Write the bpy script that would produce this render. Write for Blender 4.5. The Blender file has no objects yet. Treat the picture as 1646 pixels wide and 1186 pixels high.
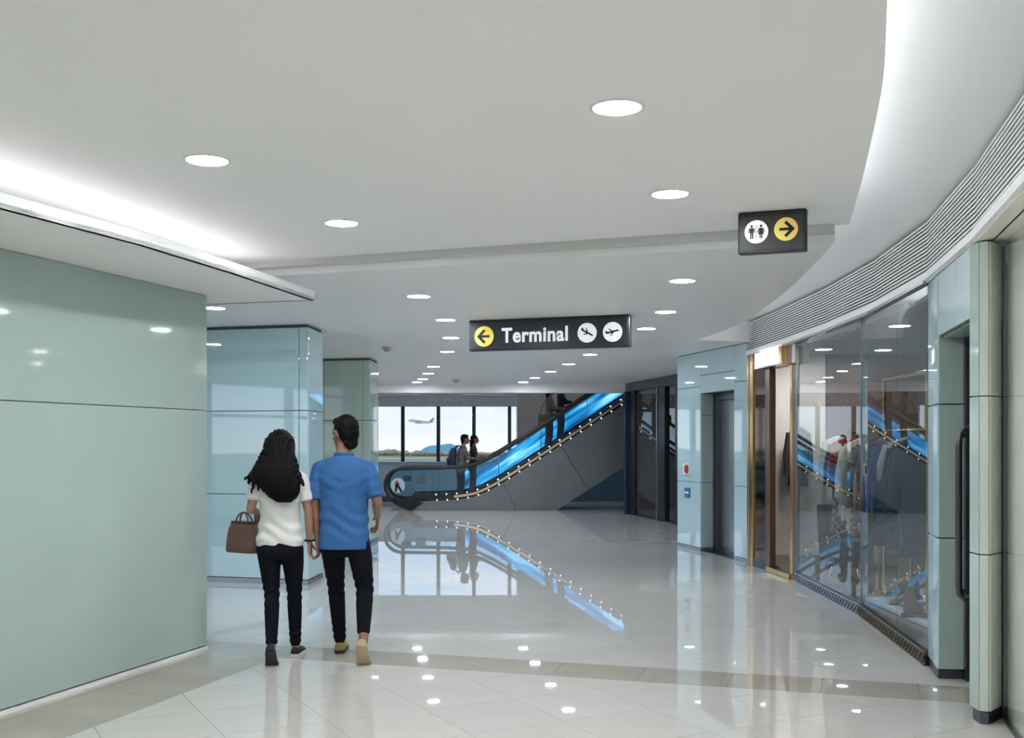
import bpy, bmesh, math, random
import numpy as np
from mathutils import Vector, Matrix, noise

scene = bpy.context.scene
COL = scene.collection
R = math.radians
rnd = random.Random(7)

# ------------------------------------------------------------------ camera
cam_data = bpy.data.cameras.new('camera')
cam_data.sensor_width = 36.0
cam_data.lens = 1750.0 / 1646.0 * 36.0
cam_data.shift_y = 118.0 / 1646.0
cam_data.clip_start = 0.05
cam_data.clip_end = 6000
cam = bpy.data.objects.new('camera', cam_data)
COL.objects.link(cam)
cam.location = (0, 0, 1.52)
cam.rotation_euler = (R(90), 0, 0)
scene.camera = cam

# ------------------------------------------------------------------ world: hazy bright sky
world = bpy.data.worlds.new('sky')
scene.world = world
world.use_nodes = True
wn, wl = world.node_tree.nodes, world.node_tree.links
wn.clear()
w_out = wn.new('ShaderNodeOutputWorld')
w_bg = wn.new('ShaderNodeBackground')
w_tc = wn.new('ShaderNodeTexCoord')
w_sep = wn.new('ShaderNodeSeparateXYZ')
w_ramp = wn.new('ShaderNodeValToRGB')
cr = w_ramp.color_ramp
cr.elements[0].position = 0.0; cr.elements[0].color = (0.90, 0.90, 0.90, 1)
cr.elements[1].position = 1.0; cr.elements[1].color = (0.36, 0.62, 0.95, 1)
for p_, c_ in ((0.012, (0.80, 0.84, 0.92, 1)), (0.05, (0.60, 0.77, 0.98, 1)), (0.35, (0.42, 0.70, 1.0, 1))):
    e_ = cr.elements.new(p_); e_.color = c_
w_map = wn.new('ShaderNodeMapping'); w_map.inputs['Scale'].default_value = (6, 6, 34)
w_noise = wn.new('ShaderNodeTexNoise'); w_noise.inputs['Scale'].default_value = 1.4
w_noise.inputs['Detail'].default_value = 6
w_cr2 = wn.new('ShaderNodeValToRGB')
w_cr2.color_ramp.elements[0].position = 0.45; w_cr2.color_ramp.elements[0].color = (0, 0, 0, 1)
w_cr2.color_ramp.elements[1].position = 0.72; w_cr2.color_ramp.elements[1].color = (1, 1, 1, 1)
w_mix = wn.new('ShaderNodeMix'); w_mix.data_type = 'RGBA'
w_mix.inputs[7].default_value = (0.86, 0.89, 0.95, 1)
wl.new(w_tc.outputs['Generated'], w_sep.inputs[0])
wl.new(w_sep.outputs['Z'], w_ramp.inputs['Fac'])
wl.new(w_tc.outputs['Generated'], w_map.inputs['Vector'])
wl.new(w_map.outputs[0], w_noise.inputs['Vector'])
wl.new(w_noise.outputs['Fac'], w_cr2.inputs['Fac'])
wl.new(w_cr2.outputs['Color'], w_mix.inputs[0])
wl.new(w_ramp.outputs['Color'], w_mix.inputs[6])
wl.new(w_mix.outputs[2], w_bg.inputs['Color'])
w_bg.inputs['Strength'].default_value = 1.1
wl.new(w_bg.outputs[0], w_out.inputs['Surface'])

LAMP = 205.0       # radiance of the recessed downlights
COVE = 5.2        # radiance of the hidden cove strips
COVE_L = 2.0      # the broad strip over the dropped soffit

scene.view_settings.view_transform = 'Standard'
scene.view_settings.look = 'None'
scene.view_settings.gamma = 1.0
scene.view_settings.use_curve_mapping = False
scene.view_settings.exposure = 0.12
scene.cycles.use_denoising = True
scene.cycles.max_bounces = 14
scene.cycles.diffuse_bounces = 6
scene.cycles.glossy_bounces = 5
scene.cycles.transparent_max_bounces = 16
scene.cycles.sample_clamp_indirect = 12.0
scene.cycles.caustics_reflective = False
scene.cycles.caustics_refractive = False

# ------------------------------------------------------------------ helpers
H1, H2 = 2.877, 2.78          # ceiling heights: near bay, far bay
UX, UY = 0.294, 0.956         # direction of the near left wall on plan
VX, VY = 0.956, -0.294

class MB:
    """collects faces and links them as one mesh object"""
    def __init__(s): s.v = []; s.f = []
    def add(s, vs, fs):
        o = len(s.v); s.v += [tuple(p) for p in vs]; s.f += [tuple(i + o for i in f) for f in fs]; return s
    def box(s, x0, x1, y0, y1, z0, z1, M=None):
        vs = [(x0,y0,z0),(x1,y0,z0),(x1,y1,z0),(x0,y1,z0),(x0,y0,z1),(x1,y0,z1),(x1,y1,z1),(x0,y1,z1)]
        if M is not None: vs = [tuple(M @ Vector(p)) for p in vs]
        return s.add(vs, [(0,3,2,1),(4,5,6,7),(0,1,5,4),(1,2,6,5),(2,3,7,6),(3,0,4,7)])
    def prism(s, poly, z0, z1):
        a = sum(poly[i][0]*poly[(i+1)%len(poly)][1]-poly[(i+1)%len(poly)][0]*poly[i][1] for i in range(len(poly)))
        if a < 0: poly = poly[::-1]
        n = len(poly)
        vs = [(p[0],p[1],z0) for p in poly]+[(p[0],p[1],z1) for p in poly]
        fs = [tuple(range(n-1,-1,-1)), tuple(range(n,2*n))]+[(i,(i+1)%n,n+(i+1)%n,n+i) for i in range(n)]
        return s.add(vs, fs)
    def slab(s, poly, axis_fn, t0, t1):
        """extrude a 2-D polygon (a,b) through axis_fn(a,b,t)"""
        a = sum(poly[i][0]*poly[(i+1)%len(poly)][1]-poly[(i+1)%len(poly)][0]*poly[i][1] for i in range(len(poly)))
        if a < 0: poly = poly[::-1]
        n = len(poly)
        vs = [axis_fn(p[0],p[1],t0) for p in poly]+[axis_fn(p[0],p[1],t1) for p in poly]
        fs = [tuple(range(n-1,-1,-1)), tuple(range(n,2*n))]+[(i,(i+1)%n,n+(i+1)%n,n+i) for i in range(n)]
        return s.add(vs, fs)
    def loft(s, rings, cap=True):
        n = len(rings[0]); o = []
        vs = [p for r in rings for p in r]; fs = []
        for k in range(len(rings)-1):
            for i in range(n):
                j = (i+1) % n
                fs.append((k*n+i, k*n+j, (k+1)*n+j, (k+1)*n+i))
        if cap:
            fs.append(tuple(range(n-1,-1,-1))); m = (len(rings)-1)*n
            fs.append(tuple(range(m, m+n)))
        return s.add(vs, fs)
    def tube(s, path, r, n=10, flat=None, up=Vector((0,0,1))):
        """swept tube; r number or list; flat=(a,b) elliptic half axes"""
        pts = [Vector(p) for p in path]; rings = []
        for i, p in enumerate(pts):
            t = (pts[min(i+1,len(pts)-1)]-pts[max(i-1,0)]).normalized()
            ref = up if abs(t.dot(up)) < 0.97 else Vector((0,1,0))
            a = t.cross(ref).normalized(); b = a.cross(t).normalized()
            ri = r[i] if isinstance(r,(list,tuple)) else r
            ra, rb = (flat if flat else (ri, ri))
            rings.append([tuple(p+a*math.cos(2*math.pi*k/n)*ra+b*math.sin(2*math.pi*k/n)*rb) for k in range(n)])
        return s.loft(rings)
    def lathe(s, prof, c=(0,0,0), n=24):
        rings = [[(c[0]+r*math.cos(2*math.pi*k/n), c[1]+r*math.sin(2*math.pi*k/n), c[2]+z) for k in range(n)] for r,z in prof]
        return s.loft(rings)
    def ball(s, c, r, n=10, m=7, M=None):
        rx, ry, rz = r if isinstance(r,(tuple,list)) else (r,r,r)
        rings = []
        for k in range(1, m):
            a = -math.pi/2+math.pi*k/m
            rings.append([(rx*math.cos(a)*math.cos(2*math.pi*i/n), ry*math.cos(a)*math.sin(2*math.pi*i/n), rz*math.sin(a)) for i in range(n)])
        vs = [p for q in rings for p in q]+[(0,0,-rz),(0,0,rz)]
        fs = []
        for k in range(m-2):
            for i in range(n):
                j=(i+1)%n; fs.append((k*n+i,k*n+j,(k+1)*n+j,(k+1)*n+i))
        b = len(vs)-2; t = len(vs)-1; q = (m-2)*n
        for i in range(n):
            j=(i+1)%n; fs.append((j,i,b)); fs.append((q+i,q+j,t))
        if M is not None: vs = [tuple(M @ Vector(p)) for p in vs]
        vs = [(p[0]+c[0],p[1]+c[1],p[2]+c[2]) for p in vs]
        return s.add(vs, fs)
    def cone(s, p0, p1, r0, r1, n=10):
        """tapered capsule"""
        p0, p1 = Vector(p0), Vector(p1); t = p1-p0; L = t.length
        if L < 1e-6: return s.ball(p0, r0)
        t.normalize(); ref = Vector((0,0,1)) if abs(t.z) < .9 else Vector((1,0,0))
        a = t.cross(ref).normalized(); b = t.cross(a).normalized()
        rings = []
        for k in range(1,4):
            al = -math.pi/2+math.pi/2*k/3
            rings.append((p0+t*r0*math.sin(al), r0*math.cos(al)))
        for k in range(0,3):
            al = math.pi/2*k/3
            rings.append((p1+t*r1*math.sin(al), r1*math.cos(al)))
        return s.loft([[tuple(c+a*math.cos(2*math.pi*i/n)*q-b*math.sin(2*math.pi*i/n)*q) for i in range(n)] for c,q in rings])
    def chain(s, pts, rad, n=10):
        for i in range(len(pts)-1): s.cone(pts[i], pts[i+1], rad[i], rad[i+1], n)
        return s
    def mesh(s, name):
        me = bpy.data.meshes.new(name); me.from_pydata(s.v, [], s.f); me.update(); return me
    def build(s, name, mat, parent=None, smooth=False, bevel=0.0, fix=True):
        me = s.mesh(name)
        if fix:
            bm = bmesh.new(); bm.from_mesh(me)
            bmesh.ops.recalc_face_normals(bm, faces=bm.faces)
            if bevel > 0:
                bmesh.ops.bevel(bm, geom=[e for e in bm.edges if e.calc_face_angle(0) > .6], offset=bevel, segments=1, affect='EDGES', clamp_overlap=True)
            bm.to_mesh(me); bm.free()
        return link(name, me, mat, parent, smooth)

def link(name, me, mat, parent=None, smooth=False):
    o = bpy.data.objects.new(name, me)
    if mat is not None and len(me.materials) == 0: me.materials.append(mat)
    if smooth:
        for p in me.polygons: p.use_smooth = True
        if smooth != 'full':
            try: me.set_sharp_from_angle(angle=R(38))
            except Exception: pass
    COL.objects.link(o); o.parent = parent
    return o

def tag(o, label, cat, group=None, kind=None):
    o['label'] = label; o['category'] = cat
    if group: o['group'] = group
    if kind: o['kind'] = kind
    return o
def struct(o, label=None, cat=None):
    o['kind'] = 'structure'
    if label: o['label'] = label
    if cat: o['category'] = cat
    return o
def thing(name, label, cat, loc=(0,0,0), rz=0.0, group=None):
    o = bpy.data.objects.new(name, None); COL.objects.link(o)
    o.empty_display_size = .1
    o.location = loc; o.rotation_euler = (0,0,rz)
    return tag(o, label, cat, group)
def copy_tree(o, parent=None):
    c = o.copy(); COL.objects.link(c); c.parent = parent
    for ch in list(o.children): copy_tree(ch, c)
    return c
def wallM(p, q, z=0.0):
    """matrix: x runs along the plan line p->q, y to the left of it, z up"""
    t = Vector((q[0]-p[0], q[1]-p[1], 0)).normalized()
    n = Vector((-t.y, t.x, 0))
    return Matrix(((t.x,n.x,0,p[0]),(t.y,n.y,0,p[1]),(0,0,1,z),(0,0,0,1)))
def clip(poly, n, c):
    """keep the side n.p <= c"""
    out = []
    for i in range(len(poly)):
        a, b = poly[i], poly[(i+1)%len(poly)]
        da, db = a[0]*n[0]+a[1]*n[1]-c, b[0]*n[0]+b[1]*n[1]-c
        if da <= 0: out.append(a)
        if (da < 0 < db) or (db < 0 < da):
            t = da/(da-db); out.append((a[0]+(b[0]-a[0])*t, a[1]+(b[1]-a[1])*t))
    return out

# ------------------------------------------------------------------ materials
def mat(name, col, rough=.5, metal=0.0, ior=1.5, coat=0.0, emit=None, es=0.0, var=0.0, vscale=3.0, bump=0.0, bscale=60.0, obvar=0.0, spec=None, stretch=None):
    m = bpy.data.materials.new(name); m.use_nodes = True
    nt = m.node_tree; b = nt.nodes['Principled BSDF']
    b.inputs['Base Color'].default_value = (*col, 1); b.inputs['Roughness'].default_value = rough
    b.inputs['Metallic'].default_value = metal; b.inputs['IOR'].default_value = ior
    b.inputs['Coat Weight'].default_value = coat
    if spec is not None: b.inputs['Specular IOR Level'].default_value = spec
    if emit: b.inputs['Emission Color'].default_value = (*emit,1); b.inputs['Emission Strength'].default_value = es
    tc = nt.nodes.new('ShaderNodeTexCoord'); vec = tc.outputs['Object']
    if stretch:
        mp = nt.nodes.new('ShaderNodeMapping'); mp.inputs['Scale'].default_value = stretch
        nt.links.new(vec, mp.inputs[0]); vec = mp.outputs[0]
    if var > 0 or obvar > 0:
        nz = nt.nodes.new('ShaderNodeTexNoise'); nz.inputs['Scale'].default_value = vscale; nz.inputs['Detail'].default_value = 4
        nt.links.new(vec, nz.inputs['Vector'])
        mr = nt.nodes.new('ShaderNodeMapRange'); mr.inputs[1].default_value=.3; mr.inputs[2].default_value=.7
        mr.inputs[3].default_value = 1-var; mr.inputs[4].default_value = 1+var
        nt.links.new(nz.outputs['Fac'], mr.inputs[0]); val = mr.outputs[0]
        if obvar > 0:
            oi = nt.nodes.new('ShaderNodeObjectInfo')
            m2 = nt.nodes.new('ShaderNodeMapRange'); m2.inputs[3].default_value = 1-obvar; m2.inputs[4].default_value = 1+obvar
            nt.links.new(oi.outputs['Random'], m2.inputs[0])
            mu = nt.nodes.new('ShaderNodeMath'); mu.operation='MULTIPLY'
            nt.links.new(val, mu.inputs[0]); nt.links.new(m2.outputs[0], mu.inputs[1]); val = mu.outputs[0]
        hs = nt.nodes.new('ShaderNodeHueSaturation'); hs.inputs['Color'].default_value = (*col,1)
        nt.links.new(val, hs.inputs['Value']); nt.links.new(hs.outputs[0], b.inputs['Base Color'])
    if bump > 0:
        n2 = nt.nodes.new('ShaderNodeTexNoise'); n2.inputs['Scale'].default_value = bscale; n2.inputs['Detail'].default_value = 3
        nt.links.new(vec, n2.inputs['Vector'])
        bp = nt.nodes.new('ShaderNodeBump'); bp.inputs['Strength'].default_value = bump; bp.inputs['Distance'].default_value = .01
        nt.links.new(n2.outputs['Fac'], bp.inputs['Height']); nt.links.new(bp.outputs[0], b.inputs['Normal'])
    return m
def glass(name, tint=(1,1,1), ior=1.5, extra=0.0, rough=0.0, gcol=(1,1,1)):
    m = bpy.data.materials.new(name); m.use_nodes = True
    nt = m.node_tree; nt.nodes.clear()
    out = nt.nodes.new('ShaderNodeOutputMaterial'); tr = nt.nodes.new('ShaderNodeBsdfTransparent')
    gl = nt.nodes.new('ShaderNodeBsdfGlossy'); mx = nt.nodes.new('ShaderNodeMixShader'); fr = nt.nodes.new('ShaderNodeFresnel')
    tr.inputs[0].default_value = (*tint,1); gl.inputs['Roughness'].default_value = rough; fr.inputs['IOR'].default_value = ior
    gl.inputs['Color'].default_value = (*gcol,1)
    ad = nt.nodes.new('ShaderNodeMath'); ad.operation='ADD'; ad.use_clamp=True; ad.inputs[1].default_value = extra
    geo = nt.nodes.new('ShaderNodeNewGeometry'); sub = nt.nodes.new('ShaderNodeMath'); sub.operation='SUBTRACT'; sub.inputs[0].default_value = 1.0
    mul = nt.nodes.new('ShaderNodeMath'); mul.operation='MULTIPLY'          # only the outer face of the sheet mirrors
    nt.links.new(geo.outputs['Backfacing'], sub.inputs[1]); nt.links.new(fr.outputs[0], ad.inputs[0])
    nt.links.new(ad.outputs[0], mul.inputs[0]); nt.links.new(sub.outputs[0], mul.inputs[1]); nt.links.new(mul.outputs[0], mx.inputs[0])
    nt.links.new(tr.outputs[0], mx.inputs[1]); nt.links.new(gl.outputs[0], mx.inputs[2]); nt.links.new(mx.outputs[0], out.inputs[0])
    return m
def emis(name, col, s):
    m = bpy.data.materials.new(name); m.use_nodes = True
    nt = m.node_tree; nt.nodes.clear()
    out = nt.nodes.new('ShaderNodeOutputMaterial'); e = nt.nodes.new('ShaderNodeEmission')
    e.inputs[0].default_value = (*col,1); e.inputs[1].default_value = s; nt.links.new(e.outputs[0], out.inputs[0])
    return m

M = {}
M['ceil'] = mat('ceiling_paint', (.875,.862,.862), .65, var=.012, vscale=.8)
M['ceil_far'] = mat('ceiling_paint_far', (.86,.855,.855), .42, var=.012, vscale=.8)
M['white'] = mat('white_paint', (.84,.85,.86), .5, var=.01)
M['slat'] = mat('slat_enamel', (.93,.935,.94), .4, var=.01)
M['tile'] = mat('polished_tile', (.57,.545,.512), .014, ior=1.62, var=.02, vscale=2.2, obvar=.018)
M['tile_b'] = mat('polished_border_tile', (.40,.355,.30), .02, ior=1.62, var=.05, vscale=3, obvar=.03)
M['grout'] = mat('grout', (.42,.41,.38), .6, var=.03)
M['gpanel'] = mat('painted_glass_green', (.40,.50,.472), .05, ior=1.5, coat=0.0, spec=.22, var=.03, vscale=1.1, obvar=.01)
M['gpanel_b'] = mat('painted_glass_reflected_blue', (.53,.73,.78), .02, ior=2.3, coat=.4, var=.02, vscale=1.1, obvar=.01)  # blue of reflected daylight is mixed into this panel colour
M['gpanel_c'] = mat('painted_glass_pale', (.58,.64,.58), .05, ior=1.5, coat=.4, var=.03, vscale=1.1, obvar=.01)
M['gpanel_d'] = mat('painted_glass_mint', (.50,.64,.57), .04, ior=1.7, coat=.4, var=.03, vscale=1.1, obvar=.01)
M['joint'] = mat('joint_shadow_gap', (.10,.13,.12), .5, var=.05)
M['beige'] = mat('beige_wall', (.88,.85,.78), .35, var=.03)
M['pink'] = mat('blush_wall', (.70,.66,.64), .55, var=.02)
M['wall_blue'] = mat('back_wall_paint', (.34,.40,.46), .35, var=.03)
M['wall_brown'] = mat('brown_wall', (.32,.27,.245), .6, var=.05)
M['wall_navy'] = mat('low_blue_wall', (.055,.12,.18), .35, var=.05)
M['step_shaded'] = mat('step_moulding_shaded', (.60,.60,.595), .6, var=.02)  # shade on the step face is put into this darker colour
M['grey_band'] = mat('grey_band', (.36,.37,.38), .4, var=.04)
M['clad'] = mat('escalator_cladding', (.20,.205,.21), .28, metal=.45, var=.06, vscale=1.5)
M['black'] = mat('black_metal', (.012,.013,.016), .25, var=.05)
M['navy'] = mat('dark_blue_metal', (.02,.05,.09), .22, metal=.3, var=.05)
M['rubber'] = mat('black_rubber', (.012,.013,.015), .32, var=.05)
M['steel'] = mat('brushed_steel', (.40,.42,.45), .24, metal=1, var=.06, vscale=4, stretch=(30,30,.6))
M['steel_d'] = mat('dark_steel', (.10,.11,.13), .3, metal=1, var=.06, vscale=4)
M['gold'] = mat('polished_brass', (.62,.40,.16), .16, metal=1, var=.08, vscale=6)
M['gold_l'] = mat('escalator_brass_trim', (.80,.58,.38), .30, metal=1, var=.05)
M['bronze'] = mat('bronze_mirror', (.16,.09,.06), .05, metal=1, var=.05)
M['wood_d'] = mat('dark_wood', (.10,.055,.03), .22, var=.15, vscale=5, stretch=(4,4,.6))
M['glass'] = glass('clear_glass', (.97,.985,.985), 1.45)
M['glass_shop'] = glass('shop_glass', (.90,.94,.95), 1.62, .07, gcol=(.90,.97,1.0))
M['glass_dark'] = glass('dark_glass', (.16,.17,.19), 1.6, .05)
M['glass_esc'] = glass('balustrade_glass', (.80,.92,.97), 1.5)
M['lamp'] = emis('lamp_diffuser', (.965,.985,1.0), LAMP)
M['lamp_far'] = emis('lamp_diffuser_far', (.85,.95,1.07), LAMP*.80)
M['lamp_shop'] = emis('lamp_diffuser_shop', (1.0,.96,.90), LAMP*.52)
M['cove'] = emis('cove_strip', (.97,.985,1.0), COVE)
M['cove_l'] = emis('cove_strip_soft', (.97,.985,1.0), COVE_L)
M['ring'] = mat('lamp_ring', (.75,.75,.74), .35, var=.01)
# ------------------------------------------------------------------ floor: slab and diagonal polished tiles
WCX, WCY = -2.243, 8.01                       # far corner of the near left wall
ulen = math.hypot(UX, UY)
def uv(x, y): return ((x-WCX)*UX+(y-WCY)*UY, (x-WCX)*VX+(y-WCY)*VY)
fl = MB().box(-9.6, 8, -7.2, 28.4, -.3, -.012).build('floor', M['grout'])
struct(fl, 'pale polished stone floor laid with diagonal tiles', 'floor')
T = .57
ang = math.atan2(UY, UX) - R(135)
e1 = (math.cos(ang), math.sin(ang)); e2 = (-e1[1], e1[0])
BAND0, BAND1, BORD = -.14, .30, .65
full_tile = None
cells = []
def in_view(cx, cy):
    if cy < 3.2: return False
    r = cx/cy
    return -.56 < r < .56
def region_polys(poly):
    """split one tile into the near field, far field (border strips are laid apart)"""
    n = (UX/ulen, UY/ulen); base = (WCX*UX+WCY*UY)/ulen
    v = (VX, VY); vb = WCX*VX+WCY*VY
    near = clip(poly, n, base+BAND0-.002)
    near = clip(near, (-v[0], -v[1]), -(vb+BORD+.002)) if len(near) > 2 else []
    far = clip(poly, (-n[0], -n[1]), -(base+BAND1+.002))
    return [p for p in (near, far) if len(p) > 2]
def area(p): return abs(sum(p[i][0]*p[(i+1)%len(p)][1]-p[(i+1)%len(p)][0]*p[i][1] for i in range(len(p))))/2
g = .0013
off0 = 1.80 - 0.0                              # one seam passes through the measured seam
for i in range(-45, 60):
    for j in range(-45, 60):
        a0, b0 = i*T, j*T + .18
        P = [(a0+g, b0+g), (a0+T-g, b0+g), (a0+T-g, b0+T-g), (a0+g, b0+T-g)]
        P = [(e1[0]*a+e2[0]*b, e1[1]*a+e2[1]*b) for a, b in P]
        cx = sum(p[0] for p in P)/4; cy = sum(p[1] for p in P)/4
        if not (-9.4 < cx < 7.8 and -7 < cy < 28.2): continue
        for q in region_polys(P):
            if area(q) < .004: continue
            cells.append((cx, cy, q, area(q) > T*T*.985, M['tile']))
# border strips: along the left wall and across the corridor
def uvp(a, b): return (WCX+UX/ulen*a+VX*b, WCY+UY/ulen*a+VY*b)
k = 0
for a in np.arange(-14.5, BAND0, T):
    a1 = min(a+T, BAND0)
    q = [uvp(a+g, .012), uvp(a1-g, .012), uvp(a1-g, BORD-g), uvp(a+g, BORD-g)]
    c = uvp((a+a1)/2, BORD/2); cells.append((c[0], c[1], q, False, M['tile_b']))
for b in np.arange(-4.2, 6.0, T):
    q = [uvp(BAND0+g, b+g), uvp(BAND1-g, b+g), uvp(BAND1-g, b+T-g), uvp(BAND0+g, b+T-g)]
    c = uvp((BAND0+BAND1)/2, b+T/2); cells.append((c[0], c[1], q, False, M['tile_b']))
def hidden(cx, cy):
    if uv(cx, cy)[1] < -.2 and uv(cx, cy)[0] < .1: return True
    if cx < -2.2 and cy > 11.9: return True
    if cx > 3.4: return True
    if cy > 24.4: return True
    return cy > 8.2 and cx < -3.4
vis = sorted([c for c in cells if in_view(c[0], c[1]) and not hidden(c[0], c[1])], key=lambda c: c[1])
single = vis[:290]; sid = set(id(c) for c in single)
bulk = {}
for c in cells:
    if id(c) in sid:
        if c[3]:
            if full_tile is None:
                full_tile = MB().prism([(p[0]-c[0], p[1]-c[1]) for p in c[2]], -.011, 0).mesh('tile')
                full_tile.materials.append(M['tile'])
            o = bpy.data.objects.new('tile', full_tile); COL.objects.link(o); o.location = (c[0], c[1], 0); o.parent = fl
        else:
            me = MB().prism([(p[0]-c[0], p[1]-c[1]) for p in c[2]], -.011, 0).mesh('tile')
            o = link('tile', me, c[4], fl); o.location = (c[0], c[1], 0)
    else:
        bulk.setdefault(c[4].name, (MB(), c[4]))[0].prism(c[2], -.011, 0)
for nme, (mb, mm) in bulk.items():
    o = mb.build('tile_field', mm, fl, fix=False); o['kind'] = 'stuff'

# ------------------------------------------------------------------ ceilings
def step_y(x): return 8.13 - .366*(x+1.5)
near_edge = [(-4.2,-7.2),(-2.4,-5),(-1.0,-2.6),(0.0,0.0),(.36,1.0),(.72,2.0),(1.15,3.335),(1.39,4.08),(1.625,4.93),(1.88,5.9),(2.10,6.78)]
far_edge = [(2.03,6.84),(2.17,7.96),(2.32,9.5),(2.41,11.2),(2.38,12.4),(2.27,13.45),(2.97,13.70)]
def smooth_line(pts, n=5):
    out = []
    for i in range(len(pts)-1):
        p0, p1, p2, p3 = [np.array(pts[min(max(j,0),len(pts)-1)]) for j in (i-1,i,i+1,i+2)]
        for k in range(n):
            t = k/n; out.append(tuple(.5*((2*p1)+(p2-p0)*t+(2*p0-5*p1+4*p2-p3)*t*t+(3*p1-p0-3*p2+p3)*t**3)))
    return out+[pts[-1]]
near_edge = smooth_line(near_edge); far_edge = smooth_line(far_edge[:-1])+far_edge[-1:]
poly = [(-9.6,-7.2)]+near_edge+[(-9.6,step_y(-9.6))]
c1 = MB().prism(poly, H1, H1+.05).build('ceiling', M['ceil'])
struct(c1, 'smooth white suspended ceiling of the near bay', 'ceiling')
poly = [(-9.6,step_y(-9.6)+.001)]+far_edge+[(3.05,13.75),(2.45,16.0),(4.9,16.5),(4.9,23.45),(-9.6,23.45)]
c2 = MB().prism(poly, H2, H2+.15).build('ceiling', M['ceil_far'])
struct(c2, 'lower white ceiling of the far bay toward the escalator', 'ceiling')
sl = []
mb = MB()
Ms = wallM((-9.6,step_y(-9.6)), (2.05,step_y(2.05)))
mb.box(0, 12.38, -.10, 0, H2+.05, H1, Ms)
struct(mb.build('trim_1', M['step_shaded']), 'stepped moulding with shade in its colour where the two ceilings meet', 'trim')

# recessed upper cove ceiling between the slab edge and the slatted fascia
FA = [(-2.9,-5.0),(-.9,-2.5),(.39,0),(1.05,1.5),(1.66,2.95),(2.13,4.4),(2.51,5.9),(2.82,7.4),(2.99,9.0),(3.05,10.6),(3.03,12.2),(2.97,13.72)]
def interp(pts, y):
    for a, b in zip(pts, pts[1:]):
        if a[1] <= y <= b[1]: return a[0]+(b[0]-a[0])*(y-a[1])/(b[1]-a[1])
    return pts[-1][0] if y > pts[-1][1] else pts[0][0]
edge = near_edge[5:] + [(2.17,7.96),(2.32,9.5),(2.41,11.2),(2.38,12.4),(2.30,13.45),(2.30,13.72)]
ys = list(np.linspace(-5, 13.72, 70))
mb = MB(); rows = []
for y in ys:
    x0 = interp(edge, y)-.42; x1 = interp(FA, y)+.10
    rows.append([(x0,y,2.92),(x0,y,3.19),(x0+.10,y,3.22)]+[(x0+.1+(x1-x0-.1)*t, y, 3.22-.19*t**1.3) for t in (.25,.5,.75,1.0)]+[(x1,y,3.10),(x1,y,3.30),(x0,y,3.30),(x0-.03,y,3.30),(x0-.03,y,2.92)])
mb.loft(rows)
struct(mb.build('ceiling', M['white'], smooth=True), 'recessed white upper cove along the curved slatted fascia', 'ceiling')
mb = MB()
mb.add([(2.2,13.36,H2+.001),(2.98,13.64,H2+.001),(2.98,13.64,3.06),(2.2,13.36,3.25),(2.2,13.65,H2),(2.98,13.9,H2),(2.98,13.9,3.06),(2.2,13.65,3.25)],
       [(0,1,2,3),(7,6,5,4),(0,4,5,1),(1,5,6,2),(2,6,7,3),(3,7,4,0)])
struct(mb.build('trim_2', M['white']), 'white end face closing the curved ceiling cove', 'trim')
# hidden cove lamps lying on the slab edge
def ribbon(name, pts, w, z0, label, zt=.012, m='cove'):
    L = [Vector((p[0],p[1],0)) for p in pts]; vs = []
    for i, p in enumerate(L):
        t = (L[min(i+1,len(L)-1)]-L[max(i-1,0)]).normalized(); n = Vector((-t.y,t.x,0))
        vs.append((p, n))
    rows = [[tuple(p-n*w+Vector((0,0,z0))), tuple(p+n*w+Vector((0,0,z0))), tuple(p+n*w+Vector((0,0,z0+zt))), tuple(p-n*w+Vector((0,0,z0+zt)))] for p, n in vs]
    th = thing(name, label, 'cove light', (pts[0][0], pts[0][1], z0))
    housing = MB().loft([[(q[0]-pts[0][0], q[1]-pts[0][1], q[2]-z0) for q in r] for r in rows]).build('housing', M['white'], th)
    em = MB()
    v = []; f = []
    for p, n in vs:
        v.append(tuple(p-n*w*.8+Vector((-pts[0][0],-pts[0][1],zt+.001)))); v.append(tuple(p+n*w*.8+Vector((-pts[0][0],-pts[0][1],zt+.001))))
    for i in range(len(vs)-1): f.append((2*i,2*i+2,2*i+3,2*i+1))
    em.add(v, f).build('light_strip', M[m], th, fix=False)
    return th
ribbon('cove_light', [(interp(edge,y)-.20, y) for y in np.linspace(-4, 13.2, 40)], .10, 2.932, 'continuous light strip lying in the curved cove above the slab edge')

# ------------------------------------------------------------------ curved slatted fascia over the shops
fa = thing('slatted_fascia', 'curved white fascia of thin horizontal slats above the shopfront', 'fascia', (2.97,13.72,2.6)); fa['kind'] = 'structure'
def sweep(prof, pts=FA, loc=(2.97,13.72,2.6)):
    rows = []
    for i, p in enumerate(pts):
        a = Vector(pts[max(i-1,0)]); b = Vector(pts[min(i+1,len(pts)-1)])
        t = (b-a).normalized(); n = Vector((t.y,-t.x))        # to the right of travel = into the wall
        rows.append([(p[0]+n.x*o-loc[0], p[1]+n.y*o-loc[1], z-loc[2]) for o, z in prof])
    return MB().loft(rows)
NS = 14; z0, z1 = 2.672, 3.03; pitch = (z1-z0)/NS
for i in range(NS):
    z = z0+pitch*i
    sweep([(0,z),(.005,z),(.005,z+pitch*.50),(0,z+pitch*.50)]).build('slat', M['slat'], fa)
sweep([(.05,2.63),(.09,2.63),(.09,3.06),(.05,3.06)]).build('backing', mat('fascia_backing', (.02,.022,.025), .6, var=.05), fa)
sweep([(-.025,2.615),(.10,2.615),(.10,2.664),(-.025,2.664)]).build('lower_trim', M['slat'], fa)
# soffit strip under the fascia, with a dark track slot
sf = sweep([(.0,2.605),(.45,2.655),(.45,2.70),(.10,2.70),(.10,2.615),(.0,2.615)]).build('soffit', M['beige'], fa)

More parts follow.
